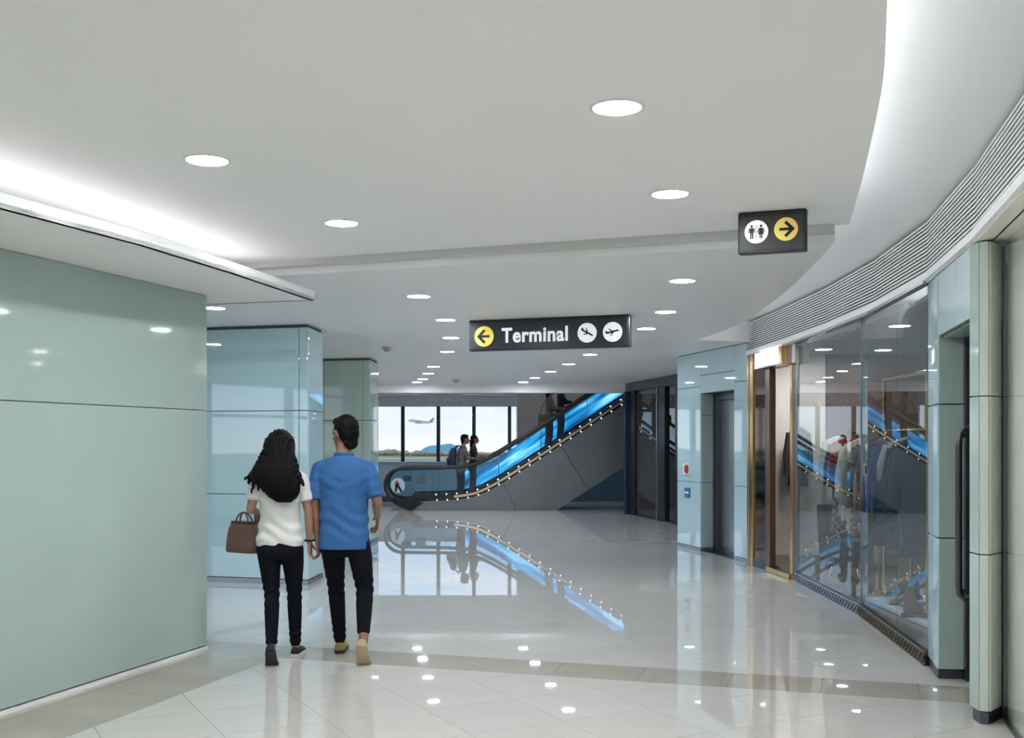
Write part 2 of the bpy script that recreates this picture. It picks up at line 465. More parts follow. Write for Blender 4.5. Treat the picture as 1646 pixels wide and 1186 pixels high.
# ------------------------------------------------------------------ left soffit with its cove
sof = [(-6.4,-7.2),(-4.9,-2.5),(-3.9,.6),(-2.95,3.3),(-2.365,4.985),(-2.028,5.94),(-1.775,6.96),(-1.505,8.29)]
poly = sof+[(-2.40,8.55),(-4.5,9.2),(-9.4,9.2),(-9.4,-7.2)]
so = MB().prism(poly, 2.60, 2.625).build('ceiling', M['ceil'])
struct(so, 'dropped soffit over the long glass wall', 'ceiling')
rows = []
mb = MB()
edge_s = sof+[(-2.40,8.55)]
for a, b in zip(edge_s, edge_s[1:]):
    Mx = wallM(a, b); L = math.hypot(b[0]-a[0], b[1]-a[1])
    mb.box(0, L, 0, .03, 2.6, 2.672, Mx)
struct(mb.build('trim_3', M['white']), 'thin white upstand edging the dropped soffit', 'trim')
ribbon('cove_light', [(interp(sof,y)-.42, y) for y in np.linspace(-5, 8.0, 30)], .22, 2.63, 'hidden light strip behind the upstand of the dropped soffit', m='cove_l')

# ------------------------------------------------------------------ walls of painted glass panels
def cell_panels(root, p, q, cells, m, t=.016, gap=.004, y0=0.0):
    Mx = wallM(p, q)
    for x0, x1, za, zb in cells:
        MB().box(x0+gap, x1-gap, y0, y0+t, za+gap, zb-gap, Mx).build('panel', m, root, bevel=.002)
def grid(xs, zs): return [(a,b,c,d) for a,b in zip(xs,xs[1:]) for c,d in zip(zs,zs[1:])]

LW0 = (WCX-UX/ulen*15.5, WCY-UY/ulen*15.5); LW1 = (WCX, WCY)
Mw = wallM(LW0, LW1)                         # y to the left = into the wall
wl_ = MB().box(0, 15.5, .016, .30, 0, 2.88, Mw).build('wall_left', M['joint'])
struct(wl_, 'long pale green painted glass wall beside the couple', 'wall')
cell_panels(wl_, LW0, LW1, grid([0.3,2.7,5.5,8.3,11.1,15.5], [.03,1.755,2.60]), M['gpanel'], gap=.0025)
MB().box(0, 15.5, -.012, .016, 0, .022, Mw).build('base_strip', M['white'], wl_)

def pillar(name, label, a, b, c, xs, zs, m, side_xs):
    """a->b front line (left to right), b->c side line going back"""
    loc = (b[0], b[1], 0)
    o = tag(MB().prism([a, (b[0]-.012,b[1]+.012), (c[0]-.016,c[1]), (a[0],c[1]+.6)], 0, H2-.002).build(name, M['joint']), label, 'pillar', kind='structure')
    L = math.hypot(b[0]-a[0], b[1]-a[1])
    cell_panels(o, a, b, grid([L+x for x in xs], zs), m, t=.02, y0=-.008)
    L2 = math.hypot(c[0]-b[0], c[1]-b[1])
    cell_panels(o, b, c, grid(side_xs+[L2], zs), m, t=.02, y0=-.004)
    Mx = wallM(a, b); MB().box(0, L, -.004, .01, 0, zs[0]-.004, Mx).build('base_strip', M['steel'], o)
    Mx = wallM(b, c); MB().box(0, L2, -.002, .01, 0, zs[0]-.004, Mx).build('base_strip', M['steel'], o)
    return o
pillar('glass_pillar', 'broad glass-clad pillar just behind the couple, reflected blue in its colour', (-5.5,12.51), (-2.175,11.6), (-2.13,12.25),
       [-3.4,-2.25,-1.23,-.10,0], [.055,.96,1.86,H2-.03], M['gpanel_b'], [0,.03])
pillar('glass_pillar', 'narrow green glass-clad pillar left of the airport windows', (-3.6,16.63), (-2.115,16.2), (-2.09,17.0),
       [-1.48,-.75,-.115,0], [.05,.96,1.85,H2-.03], M['gpanel_d'], [0])

# elevator wall
E0, E1 = (2.43,16.0), (2.96,13.72)
Me = wallM(E0, E1)
mb = MB()
mb.box(0,.86,.02,.32,0,H2,Me); mb.box(1.96,2.34,.02,.32,0,H2,Me); mb.box(.86,1.96,.02,.32,2.2,H2,Me)
ew = mb.build('wall_right', M['joint']); struct(ew, 'pale green glass panel wall around the elevator', 'wall')
cell_panels(ew, E0, E1, grid([0,.86],[.05,.96,2.30,H2-.005])+grid([.86,1.96],[2.2,2.45,H2-.005])+grid([1.96,2.34],[.05,.96,2.30,H2-.005]), M['gpanel_b'], t=.02)
Mr = Me @ Matrix.Translation((.86,0,0)) @ Matrix.Rotation(R(90),4,'Z')     # far reveal, x into the wall
for za, zb in ((.05,.96),(.96,1.90),(1.90,2.2)):
    MB().box(.022,.20,-.016,.0,za+.004,zb-.004,Mr).build('panel', M['gpanel'], ew, bevel=.002)
mb = MB(); mb.box(0,.86,-.004,.02,0,.05,Me); mb.box(1.96,2.34,-.004,.02,0,.05,Me); mb.build('base_strip', M['steel'], ew)

# wall around the portal, back wall with the windows, far enclosure
def wbox(name, args, m, label, Mx=None):
    return struct(MB().box(*args, M=Mx).build(name, m), label, 'wall')
WZ0, WZ1, WX1, WY = 1.02, 2.45, .144, 28.0
mb = MB()
mb.box(-9.6,WX1,WY,WY+.3,-.0,WZ0); 
wb = struct(mb.build('wall_back', M['wall_blue']), 'dim blue grey wall below the airport windows', 'wall')
MB().box(-9.6,WX1,WY-.02,WY,0,.14).build('base_strip', M['steel_d'], wb)
wb2 = struct(MB().box(-9.6,WX1,WY,WY+.3,WZ1,5.6).build('wall_back', M['grey_band']), 'grey patterned band above the airport windows', 'wall')
struct(MB().box(WX1,5.2,WY,WY+.3,0,1.05).build('wall_back', M['wall_navy']), 'low dark blue wall under the escalator slope', 'wall')
wb3 = struct(MB().box(WX1,5.2,WY,WY+.3,1.05,5.6).build('wall_back', M['wall_brown']), 'brown wall behind the rising escalator', 'wall')
# faint white line ornaments on the grey band
ln = mat('ornament_line', (.62,.63,.64), .5, var=.02)
for cx, sgn in ((-2.95,1),(-.75,-1)):
    pts = [(cx-.7*sgn*1.0+0*sgn, WY-.006, 2.72),(cx+.55*sgn, WY-.006, 2.74),(cx+.62*sgn, WY-.006, 2.68),(cx+.40*sgn, WY-.006, 2.50)]
    MB().tube(pts, .012, 6).build('ornament_line', ln, wb2)
    pts = [(cx+1.3*sgn+.09*math.cos(t), WY-.006, 2.55+.07*math.sin(t)) for t in np.linspace(0, 5.2, 14)]
    MB().tube(pts, .010, 6).build('ornament_line', ln, wb2)
struct(MB().box(-9.6,5.2,23.40,23.75,2.59,H2).build('trim_4', M['ceil']), 'pale beam at the far edge of the ceiling before the escalator void', 'trim')
wbox('wall_upper', (-9.6,5.2,23.45,23.75,H2,5.6), M['ceil'], 'upper wall face over the beam inside the escalator void')
struct(MB().box(-9.6,5.2,23.45,28.3,5.6,5.75).build('ceiling', M['ceil']), 'high ceiling over the escalator void', 'ceiling')
wbox('wall_side', (4.9,5.2,16.2,28.3,0,5.6), M['wall_brown'], 'dark side wall beyond the black portal')

# black framed portal right of the escalator
P0, P1 = (2.50,23.1), (3.05,20.3)
Mp = wallM(P0, P1); LP = math.hypot(P1[0]-P0[0], P1[1]-P0[1])
d2 = thing('door_1', 'black framed dark glass portal between escalator and elevator', 'doorway', (P0[0],P0[1],0)); d2['kind'] = 'structure'
Ml = Matrix.Translation((-P0[0],-P0[1],0)) @ Mp
MB().box(-.12,0,-.10,.30,0,2.6,Ml).build('column', M['navy'], d2, bevel=.004)
MB().box(0,.42,-.03,.14,0,2.6,Ml).build('frame', M['black'], d2, bevel=.004)
MB().box(-.12,LP+1.2,-.06,.34,2.59,H2-.002,Ml).build('header', M['navy'], d2, bevel=.004)
MB().box(.42,1.86,.02,.035,0.03,2.59,Ml).build('pane', mat('smoked_glass', (.045,.043,.045), .04, ior=1.7, var=.05), d2)
MB().box(1.86,1.93,-.05,.02,0,2.59,Ml).build('frame', M['steel'], d2)
MB().box(1.93,2.32,-.03,.10,0,2.59,Ml).build('frame', M['black'], d2)
MB().box(2.32,2.9,.02,.03,0.03,2.59,Ml).build('pane', M['glass_dark'], d2)
MB().box(2.9,LP+1.2,-.03,.10,0,2.59,Ml).build('frame', M['black'], d2)
MB().box(0,LP+1.2,-.03,.10,0,.03,Ml).build('threshold', M['black'], d2)

# ------------------------------------------------------------------ airport windows
w1 = thing('window_1', 'row of tall airport windows showing sky and runway', 'window', (-2.0,WY,WZ0)); w1['kind'] = 'structure'
def wl3(x0,x1,y0,y1,z0,z1): return MB().box(x0+2.0,x1+2.0,y0-WY,y1-WY,z0-WZ0,z1-WZ0)
mull = [-9.3+.905*k for k in range(0,0)]
mx_ = [-.064-.915*k for k in range(10)]
for x in mx_: wl3(x-.045,x+.045,WY-.03,WY+.12,WZ0,WZ1).build('mullion', M['black'], w1, bevel=.004)
xs = [WX1-.03]+mx_
for a, b in zip(xs, xs[1:]): wl3(b+.045,a-.045,WY+.05,WY+.058,WZ0,WZ1).build('pane', M['glass'], w1)
wl3(WX1-.035,WX1,WY-.02,WY+.14,WZ0,WZ1).build('frame', M['white'], w1)
wl3(-9.3,WX1,WY-.03,WY+.02,WZ0-.03,WZ0+.012).build('sill', M['wall_blue'], w1)
wl3(-9.3,WX1,WY-.03,WY+.02,WZ1-.012,WZ1+.02).build('frame', M['wall_blue'], w1)

# daylight facade of the side hall, and a glazed end added behind the viewer for fill light
def facade(name, p, q, n, label):
    w = thing(name, label, 'window', (p[0],p[1],0)); w['kind'] = 'structure'
    Mx = Matrix.Translation((-p[0],-p[1],0)) @ wallM(p, q); L = math.hypot(q[0]-p[0], q[1]-p[1])
    for k in range(n+1):
        x = L*k/n; MB().box(x-.05,x+.05,-.08,.08,0,2.95,Mx).build('mullion', M['steel_d'], w)
    for k in range(n): MB().box(L*k/n+.05,L*(k+1)/n-.05,0,.012,.12,2.95,Mx).build('pane', M['glass'], w)
    MB().box(0,L,-.06,.06,0,.12,Mx).build('frame', M['steel_d'], w)
    MB().box(0,L,-.06,.06,2.0,2.06,Mx).build('transom', M['steel_d'], w)
facade('window_2', (-9.45,28.0), (-9.45,-7.1), 16, 'glazed daylight facade of the side hall')
facade('window_3', (-9.4,-7.1), (-3.5,-7.1), 4, 'unseen glazed end added behind the viewer for fill light and reflections')
wbox('wall_behind', (-3.5,8,-7.3,-7.0,0,3.3), M['beige'], 'plain wall closing the concourse behind the viewer')
# ------------------------------------------------------------------ outdoors
gnd = mat('airfield_grass', (.30,.27,.13), .9, var=.25, vscale=.02)
ap = mat('apron_concrete', (.55,.47,.40), .8, var=.08, vscale=.05)
GZ = -5.7
struct(MB().box(-900,900,-500,720,GZ-1,GZ).build('ground', gnd), 'airfield grass outside the windows', 'ground')
struct(MB().box(-900,900,40,430,GZ,GZ+.02).build('ground_apron', ap), 'pale concrete apron and runway beyond the glass', 'runway')
struct(MB().box(-900,900,470,520,GZ,GZ+.02).build('ground_runway', ap), 'distant pale strip of runway', 'runway')
tl = MB(); r2 = random.Random(3)
for k in range(230):
    x = -420+k*2.55+r2.uniform(-1,1); h = r2.uniform(1.7,3.3)*(1.0+.25*math.sin(k*.11))
    tl.ball((x, 600+r2.uniform(-12,12), GZ+h*.45), (r2.uniform(2,3.6), r2.uniform(2,3), h*.6), 7, 5)
o = tl.build('treeline', mat('far_trees', (.52,.41,.27), .9, var=.25, vscale=.2), smooth=True); tag(o, 'low hazy line of distant trees along the airfield', 'trees', kind='stuff')  # tan mixes distance haze into the tree colour
hb = MB(); rows = []
for k in range(25):
    t = k/24; x = -60+32*t; h = 6.2*math.sin(math.pi*t)**.8*(1+.12*math.sin(t*11))+.2
    rows.append([(x,690-18,GZ),(x,690-6,GZ+h*.85),(x,690,GZ+h),(x,690+8,GZ+h*.8),(x,690+18,GZ)])
hb.loft(rows)
o = hb.build('hill', mat('far_hill', (.16,.42,.55), .9, var=.08, vscale=.05), smooth=True); struct(o, 'small teal hill on the horizon', 'hill')  # teal puts distance haze into the hill colour

# jet airliner climbing to the left
jt = thing('airplane', 'pale jet airliner climbing away in the second window', 'airplane', ((676-823)/1750*1200, 1200, 1.52+33/1750*1200))
jm = mat('airliner_skin', (.52,.48,.46), .4, var=.05); jd = mat('airliner_shade', (.30,.27,.26), .4, var=.05)
Mj = Matrix.Rotation(R(7),4,'Y') @ Matrix.Rotation(R(180-18),4,'Z')
def jp(mb, name, m): 
    mb.v = [tuple(Mj @ Vector(p)) for p in mb.v]; return mb.build(name, m, jt, smooth=True)
jp(MB().tube([(15,0,.4),(14.4,0,.1),(12.5,0,-.1),(9,0,0),(-6,0,0),(-11,0,.6),(-15,0,1.2)], [.15,.8,1.5,1.75,1.75,1.1,.25], 14), 'fuselage', jm)
for s in (-1,1):
    jp(MB().loft([[(4,s*1.2,-.6),(-2,s*1.2,-.6),(-2,s*1.2,-.2),(4,s*1.2,-.2)],[(-3.5,s*14,1.2),(-5.5,s*14,1.2),(-5.5,s*14,1.35),(-3.5,s*14,1.35)]]), 'wing', jd)
    jp(MB().tube([(4,s*5,-1.3),(3.5,s*5,-1.4),(0,s*5,-1.3)], [.8,.95,.7], 10), 'engine', jd)
    jp(MB().loft([[(-11,s*.4,1),(-14,s*.4,1),(-14,s*.4,1.2),(-11,s*.4,1.2)],[(-14,s*5,1.5),(-15.2,s*5,1.5),(-15.2,s*5,1.6),(-14,s*5,1.6)]]), 'tailplane', jd)
jp(MB().loft([[(-9.5,-.2,1.2),(-14,-.2,1.2),(-14,.2,1.2),(-9.5,.2,1.2)],[(-14,-.1,6.2),(-16,-.1,6.2),(-16,.1,6.2),(-14,.1,6.2)]]), 'tail_fin', jd)

# ------------------------------------------------------------------ escalator
ES = thing('escalator', 'escalator rising to the upper floor with glowing blue glass balustrade', 'escalator', (-2.84,24.2,0), R(3.0))
# local x: along, y: across (0 near side, 1.45 far side), z up.  X_world about -2.84 + x
SL = .66
def flat_then_rise(zf, xk, x0, x1, n=40, soft=.55):
    out = []
    for x in np.linspace(x0, x1, n):
        t = x-xk
        rise = SL*(t*.5+.5*math.sqrt(t*t+soft*soft*.5))-SL*.5*(math.sqrt(((x0-xk))**2+soft*soft*.5)+(x0-xk))
        out.append((x, zf+max(rise,0)))
    return out
XE = 7.6
rail = flat_then_rise(.935, 2.07, .38, XE)
band = flat_then_rise(.285, 2.05, .55, XE)
def zat(pts, x): return interp([(z, xx) for xx, z in pts], x)
def rail_path(y):
    c = (.40, .565); rr = .37
    arc = [(c[0]-rr*math.sin(t)*1.05, c[1]-rr*math.cos(t)) for t in np.linspace(R(-40), R(165), 16)]
    return [(x, y, z) for x, z in arc]+[(x, y, z) for x, z in rail]
# make sure the loop ends where the flat rail starts
for y in (.06, 1.30):
    MB().tube(rail_path(y), .04, 8, flat=(.038,.022), up=Vector((0,1,0))).build('handrail', M['rubber'], ES, smooth=True)
gl_blue = emis('lit_blue_panel', (.05,.42,.95), 1.5)
nt = gl_blue.node_tree; em_n = [n for n in nt.nodes if n.type=='EMISSION'][0]
tc_ = nt.nodes.new('ShaderNodeTexCoord'); mp_ = nt.nodes.new('ShaderNodeMapping'); mp_.inputs['Rotation'].default_value = (0,-math.atan(SL),0); mp_.vector_type = 'TEXTURE'; mp_.inputs['Scale'].default_value = (1/.55,1,1/5.5)
nz_ = nt.nodes.new('ShaderNodeTexNoise'); nz_.inputs['Scale'].default_value = 1.3; nz_.inputs['Detail'].default_value = 3
rp_ = nt.nodes.new('ShaderNodeValToRGB')
rp_.color_ramp.elements[0].position=.36; rp_.color_ramp.elements[0].color=(.006,.035,.07,1)
rp_.color_ramp.elements[1].position=.68; rp_.color_ramp.elements[1].color=(.62,.90,1.0,1)
for p_, c_ in ((.44,(.01,.12,.28,1)),(.56,(.04,.42,.78,1))):
    e_ = rp_.color_ramp.elements.new(p_); e_.color = c_
nt.links.new(tc_.outputs['Object'], mp_.inputs[0]); nt.links.new(mp_.outputs[0], nz_.inputs['Vector'])
nt.links.new(nz_.outputs['Fac'], rp_.inputs['Fac']); nt.links.new(rp_.outputs[0], em_n.inputs[0])
def strip(name, top, bot, x0, x1, y0, y1, m, n=18, dt=0, db=0):
    xs = np.linspace(x0, x1, n)
    rows = [[(x,y0,zat(bot,x)+db),(x,y1,zat(bot,x)+db),(x,y1,zat(top,x)+dt),(x,y0,zat(top,x)+dt)] for x in xs]
    return MB().loft(rows).build(name, m, ES)
# glass balustrades: round newel pane then panes along the rise
for y, mm in ((.06, M['glass_esc']), (1.30, None)):
    nw = [(.40-.35*1.05*math.sin(t), .565-.35*math.cos(t)) for t in np.linspace(R(0), R(180), 16)]
    poly = nw+[(.90,.915),(.90,.24)]
    MB().slab(poly, lambda a,b,t,y=y: (a, y+t, b), -.006, .006).build('glass_pane', M['glass_esc'], ES)
    xs = [.905,1.7,2.6,3.6,4.7,5.9,7.2]
    for a, b in zip(xs, xs[1:]):
        strip('glass_pane', rail, band, a+.006, b-.006, y-.006, y+.006, M['glass_esc'], 12, dt=-.03, db=.05)
# lit inner panels on the far side
xs = [1.75,2.6,3.6,4.7,5.9,7.2]
for a, b in zip(xs, xs[1:]):
    strip('lit_panel', rail, band, a+.01, b-.01, 1.33, 1.36, gl_blue, 12, dt=-.14, db=-.05)
# dark skirt bands with brass strip and stud lights, both sides
stud = MB().ball((0,0,0), .015, 8, 6).mesh('stud_light'); stud.materials.append(emis('stud_lamp', (.72,.85,1.0), 3.0))
for y, s in ((0.0,-1),(1.36,1)):
    strip('skirt_band', band, band, .62, XE, min(y,y+.10*-s), max(y,y+.10*-s), M['black'], 40, dt=.085, db=-.085)
    if s < 0:
        strip('brass_trim', band, band, 1.55, XE, -.018, 0.0, M['gold_l'], 40, dt=.026, db=-.026)
        strip('steel_trim', band, band, .80, XE, -.014, 0.002, M['steel'], 40, dt=-.082, db=-.098)
        for x in np.arange(1.15, 6.2, .23):
            for dz in (.065, -.062):
                o = bpy.data.objects.new('stud_light', stud); COL.objects.link(o); o.parent = ES
                xx = x+(0 if dz > 0 else .02)
                o.location = (xx, -.018, zat(band, xx)+dz)
# truss cladding panels (near side), underside and far side
def under(x): return max(0.0, (x-3.85)*.64)
def clad(xs, name='cladding_panel', y0=0.004, y1=.03):
    top = [(x, zat(band, x)-.10) for x in xs]
    bot = [(x, under(x)) for x in xs]
    poly = bot+top[::-1]
    MB().slab(poly, lambda a,b,t: (a,t,b), y0, y1).build(name, M['clad'], ES)
def cladpoly(poly, y0, y1): 
    MB().slab(poly, lambda a,b,t: (a,t,b), y0, y1).build('cladding_panel', M['clad'], ES)
tb = lambda x: zat(band, x)-.10
cladpoly([(.58,0),(2.93,0),(2.64,tb(2.64))]+[(x,tb(x)) for x in np.linspace(2.5,.86,12)], .004, .03)
cladpoly([(2.94,0),(3.85,0),(4.55,under(4.55)),(3.95,tb(3.95))]+[(x,tb(x)) for x in np.linspace(3.8,2.65,8)], .004, .03)
cladpoly([(4.56,under(4.56)),(XE,under(XE)),(XE,tb(XE)),(3.96,tb(3.96))], .004, .03)
MB().slab([(.60,0),(3.85,0),(XE,under(XE)),(XE,tb(XE))]+[(x,tb(x)) for x in np.linspace(XE,.9,26)][1:], lambda a,b,t: (a,t,b), .03, .06).build('truss_side', M['black'], ES)
MB().slab([(.60,0),(3.85,0),(XE,under(XE)),(XE,tb(XE))]+[(x,tb(x)) for x in np.linspace(XE,.9,26)][1:], lambda a,b,t: (a,t,b), 1.36, 1.42).build('truss_side', M['clad'], ES)
MB().slab([(3.85,0),(XE,under(XE)),(XE,under(XE)+.03),(3.83,.03)], lambda a,b,t: (a,t,b), .03, 1.36).build('underside', M['clad'], ES)
# black newel base skirt and floor plate
for y in (0.0, 1.28):
    pts = [(.40-.43*math.sin(t)*1.02, .55-.50*math.cos(t)) for t in np.linspace(R(20), R(75), 8)]
    MB().slab([(.56,0),(.62,0),(.90,.20),(.90,.27),(.46,.22)]+[(.20,.30),(.14,.22),(.30,.10)], lambda a,b,t,y=y: (a,y+t,b), 0, .09).build('newel_base', M['black'], ES)
MB().box(.15,1.35,.10,1.28,0,.035).build('landing_plate', M['steel'], ES)
MB().box(1.35,1.48,.10,1.28,0,.045).build('comb_plate', M['gold'], ES)
step = MB(); step.box(0,.40,.11,1.27,-.03,0).box(0,.02,.11,1.27,-.24,-.03)
for k in range(18): step.box(0,.40,.13+k*.063,.13+k*.063+.03,0,.008)
step_me = step.mesh('step'); step_me.materials.append(M['steel_d'])
stz = flat_then_rise(.05, 1.95, 1.2, XE)
for k in range(17):
    x = 1.5+k*.345
    if x > 7.0: break
    o = bpy.data.objects.new('step', step_me); COL.objects.link(o); o.parent = ES; o.location = (x, 0, zat(stz, x+.2))
# safety stickers on the newel glass
MB().box(.42,.60,.045,.049,.66,.78).build('safety_sticker', mat('sticker_navy', (.02,.03,.10), .4, var=.05), ES)
MB().box(.70,.92,.045,.049,.60,.78).build('safety_sticker', mat('sticker_grey', (.07,.10,.11), .4, var=.05), ES)
stk = MB().slab([(.20+.16*math.cos(t)+.1, .56+.17*math.sin(t)) for t in np.linspace(0,2*math.pi,18)[:-1]], lambda a,b,t: (a,t,b), .045, .049).build('safety_sticker', mat('sticker_pale', (.45,.55,.62), .4, var=.05), ES)
MB().slab([(.24,.62),(.30,.66),(.33,.56),(.40,.43),(.36,.41),(.29,.52),(.27,.42),(.23,.42)], lambda a,b,t: (a,t,b), .040, .045).build('pictogram', M['black'], stk)
MB().slab([(.23,.64),(.29,.67),(.31,.61),(.25,.59)], lambda a,b,t: (a,t,b), .037, .040).build('pictogram', mat('sticker_red', (.5,.02,.02), .4, var=.05), stk)
# ------------------------------------------------------------------ recessed downlights
dl_ring = MB(); n = 28; prof = [(.097,0.0),(.112,0.0),(.112,-.005),(.099,-.006),(.094,.0)]
rows = [[(r*math.cos(2*math.pi*k/n), r*math.sin(2*math.pi*k/n), z) for k in range(n)] for r, z in prof]
dl_ring.loft(rows+[rows[0]], cap=False)
ring_me = dl_ring.mesh('trim_ring'); ring_me.materials.append(M['ring'])
disc = MB().lathe([(.001,-.0035),(.096,-.0035),(.096,-.001),(.001,-.001)], n=28).mesh('diffuser'); disc.materials.append(M['lamp'])
disc_far = disc.copy(); disc_far.materials.clear(); disc_far.materials.append(M['lamp_far'])
disc_shop = disc.copy(); disc_shop.materials.clear(); disc_shop.materials.append(M['lamp_shop'])
def downlight(x, y, z, label, group):
    t = thing('downlight', label, 'ceiling light', (x, y, z), 0, group)
    for me, nm in ((ring_me,'trim_ring'),(disc if z in (H1, 5.6) else disc_shop if 'shop' in group else disc_far,'diffuser')):
        o = bpy.data.objects.new(nm, me); COL.objects.link(o); o.parent = t
    return t
G1, G2, G3 = 'downlights of the near ceiling', 'downlights of the far ceiling', 'downlights out of the picture'
for x, y, l in ((.4255,4.406,'largest round downlight, in the near ceiling high above the arrow signs'),
                (-1.4646,5.23,'round downlight in the near ceiling above the glowing soffit edge'),
                (.862,5.94,'round downlight in the near ceiling just left of the restroom sign'),
                (-1.053,6.73,'round downlight in the near ceiling by the stepped moulding')):
    downlight(x, y, H1, l, G1)
ords = ['first','second','third','fourth','fifth','sixth','seventh','eighth']
rowR = [(1.328,8.48),(1.48,10.5),(1.487,12.05)]
rowR2 = [(1.117,15.6),(.91,17.5),(.685,19.3),(.448,21.2),(.234,22.7)]
rowL = [(-.804,9.38),(-.684,11.19),(-.735,13.1),(-.90,15.1)]
rowL2 = [(-1.30,18.07),(-1.53,19.9),(-1.77,21.6),(-1.98,22.7)]
for i, p in enumerate(rowR): downlight(*p, H2, f'round downlight right of the long sign, {ords[i]} from the curved ceiling step', G2)
for i, p in enumerate(rowR2): downlight(*p, H2, f'small round downlight leading to the escalator, {ords[i]} below the long sign on the right row', G2)
for i, p in enumerate(rowL): downlight(*p, H2, f'round downlight left of the long sign, {ords[i]} from the stepped moulding', G2)
for i, p in enumerate(rowL2): downlight(*p, H2, f'small round downlight over the windows, {ords[i]} in the far left row counted from the pillar', G2)
downlight(-2.79,10.2,H2,'round downlight half hidden behind the corner of the green glass wall', G2)
for x, y in ((-4.8,10.4),(-5.6,14.0),(-4.6,18.0),(-5.5,21.0)): downlight(x, y, H2, 'round downlight in the side hall ceiling beyond the broad pillar', G3)
for x, y in ((-.2,2.0),(-2.0,2.6),(-1.2,0.0),(-3.0,.2),(-2.2,-2.4),(-4.2,-2.4),(-4.0,-5.0),(-6.0,-5.0)): downlight(x, y, H1, 'round downlight in the ceiling behind the viewer', G3)

for x, y in ((-4.0,25.5),(-1.5,26.6),(1.5,26.6),(3.6,25.2)): downlight(x, y, 5.6, 'unseen round downlight added to brighten the escalator void', G3)  # added lamps, out of view, that brighten the void and its far wall

# smoke detectors
dm = mat('detector_plastic', (.50,.46,.36), .5, var=.03)
for x, y, l in (((622-823)*1.26/153, 1.26*1750/153-.0, 'small beige smoke detector on the ceiling above the narrow pillar'),
                ((733-823)*1.26/101, 1.26*1750/101, 'small beige smoke detector on the ceiling above the windows')):
    t = thing('smoke_detector', l, 'smoke detector', (x, y, H2), 0, 'ceiling smoke detectors')
    MB().lathe([(.001,-.012),(.075,-.012),(.075,0),(.001,0)]).build('base', dm, t, smooth=True)
    MB().lathe([(.001,-.06),(.035,-.06),(.05,-.045),(.055,-.012),(.001,-.012)]).build('chamber', dm, t, smooth=True)

# ------------------------------------------------------------------ hanging signs
sg_face = mat('sign_face', (.035,.036,.040), .32, var=.06, vscale=3); sg_edge = mat('sign_case', (.022,.023,.026), .28, var=.05)
sg_white = mat('sign_white', (.88,.88,.90), .4, emit=(.9,.9,.92), es=.42, var=.01); sg_ink = mat('sign_ink', (.006,.006,.008), .5, var=.02)  # added glow in the sign white brightens the print
def yellow(name):
    m = mat(name, (.80,.62,.12), .4, emit=(.8,.56,.10), es=.18)
    nt = m.node_tree; b = nt.nodes['Principled BSDF']; tc = nt.nodes.new('ShaderNodeTexCoord'); sp = nt.nodes.new('ShaderNodeSeparateXYZ'); rp = nt.nodes.new('ShaderNodeValToRGB')
    nt.links.new(tc.outputs['Generated'], sp.inputs[0]); nt.links.new(sp.outputs['X'], rp.inputs['Fac']); nt.links.new(rp.outputs[0], b.inputs['Base Color'])
    return m, rp.color_ramp
ymat, yr = yellow('sign_yellow_print'); yr.elements[0].color=(.83,.47,.14,1); yr.elements[1].color=(.86,.78,.13,1)
ymat2, yr2 = yellow('sign_yellow_print_reverse'); yr2.elements[0].color=(.86,.80,.14,1); yr2.elements[1].color=(.83,.50,.16,1)
def sign(name, label, p, q, ztop, h, depth=.10):
    """p: left top corner on plan, q: right top corner; returns builder in sign-face coordinates (a right, b up, from the lower left)"""
    L = math.hypot(q[0]-p[0], q[1]-p[1]); rz = math.atan2(q[1]-p[1], q[0]-p[0])
    t = thing(name, label, 'sign', (p[0], p[1], ztop-h), rz)
    MB().box(0,L,0,depth,0,h).build('case', sg_edge, t, bevel=.008)
    MB().box(.018,L-.018,-.004,.01,.016,h-.030).build('face', sg_face, t, bevel=.002)
    hang = MB().box(L*.2,L*.2+.03,depth*.4,depth*.6,h,h+.0).v
    def put(poly, m, nm, d0, d1, par=None):
        return MB().slab(poly, lambda a,b,s: (a, s, b), d0, d1).build(nm, m, par or t)
    return t, put, L
def circ(cx, cy, r, n=36): return [(cx+r*math.cos(2*math.pi*k/n), cy+r*math.sin(2*math.pi*k/n)) for k in range(n)]
def bar(x0, y0, x1, y1, w):
    dx, dy = x1-x0, y1-y0; l = math.hypot(dx,dy); nx, ny = -dy/l*w/2, dx/l*w/2
    return [(x0+nx,y0+ny),(x1+nx,y1+ny),(x1-nx,y1-ny),(x0-nx,y0-ny)]
def arrow(put, par, cx, cy, r, s):
    for poly in (bar(cx-s*.56*r, cy, cx+s*.40*r, cy, .24*r), bar(cx+s*.62*r, cy-.06*r, cx-s*.06*r, cy+.62*r, .26*r), bar(cx+s*.62*r, cy+.06*r, cx-s*.06*r, cy-.62*r, .26*r)):
        put(poly, sg_ink, 'arrow', -.0105, -.0088, par)
# terminal sign
ts, put, L = sign('direction_sign', 'long black hanging sign reading Terminal with yellow left arrow', (-.4436,11.25), (1.156,10.70), H2-.001, .318)
sc_ = 1.69/1475.0     # metres per pixel of the close-up
def fx(px): return (px-80)/1470*L
def fz(py): return .318*(1-(py-110)/300.0)
d = put(circ(fx(226), .148, .105), ymat, 'arrow_disc', -.0088, -.004); arrow(put, d, fx(226), .148, .105, -1)
txt = bpy.data.curves.new('lettering','FONT'); txt.body = 'Terminal'; txt.size = .205; txt.offset = .0046; txt.extrude = .0015; txt.bevel_depth = .0012; txt.bevel_resolution = 0; txt.space_character = 1.07
to = bpy.data.objects.new('lettering', txt); COL.objects.link(to)
bpy.context.view_layer.update()
me = bpy.data.meshes.new_from_object(to.evaluated_get(bpy.context.evaluated_depsgraph_get()))
bpy.data.objects.remove(to)
w_ = max(v.co.x for v in me.vertices)-min(v.co.x for v in me.vertices); mnx = min(v.co.x for v in me.vertices)
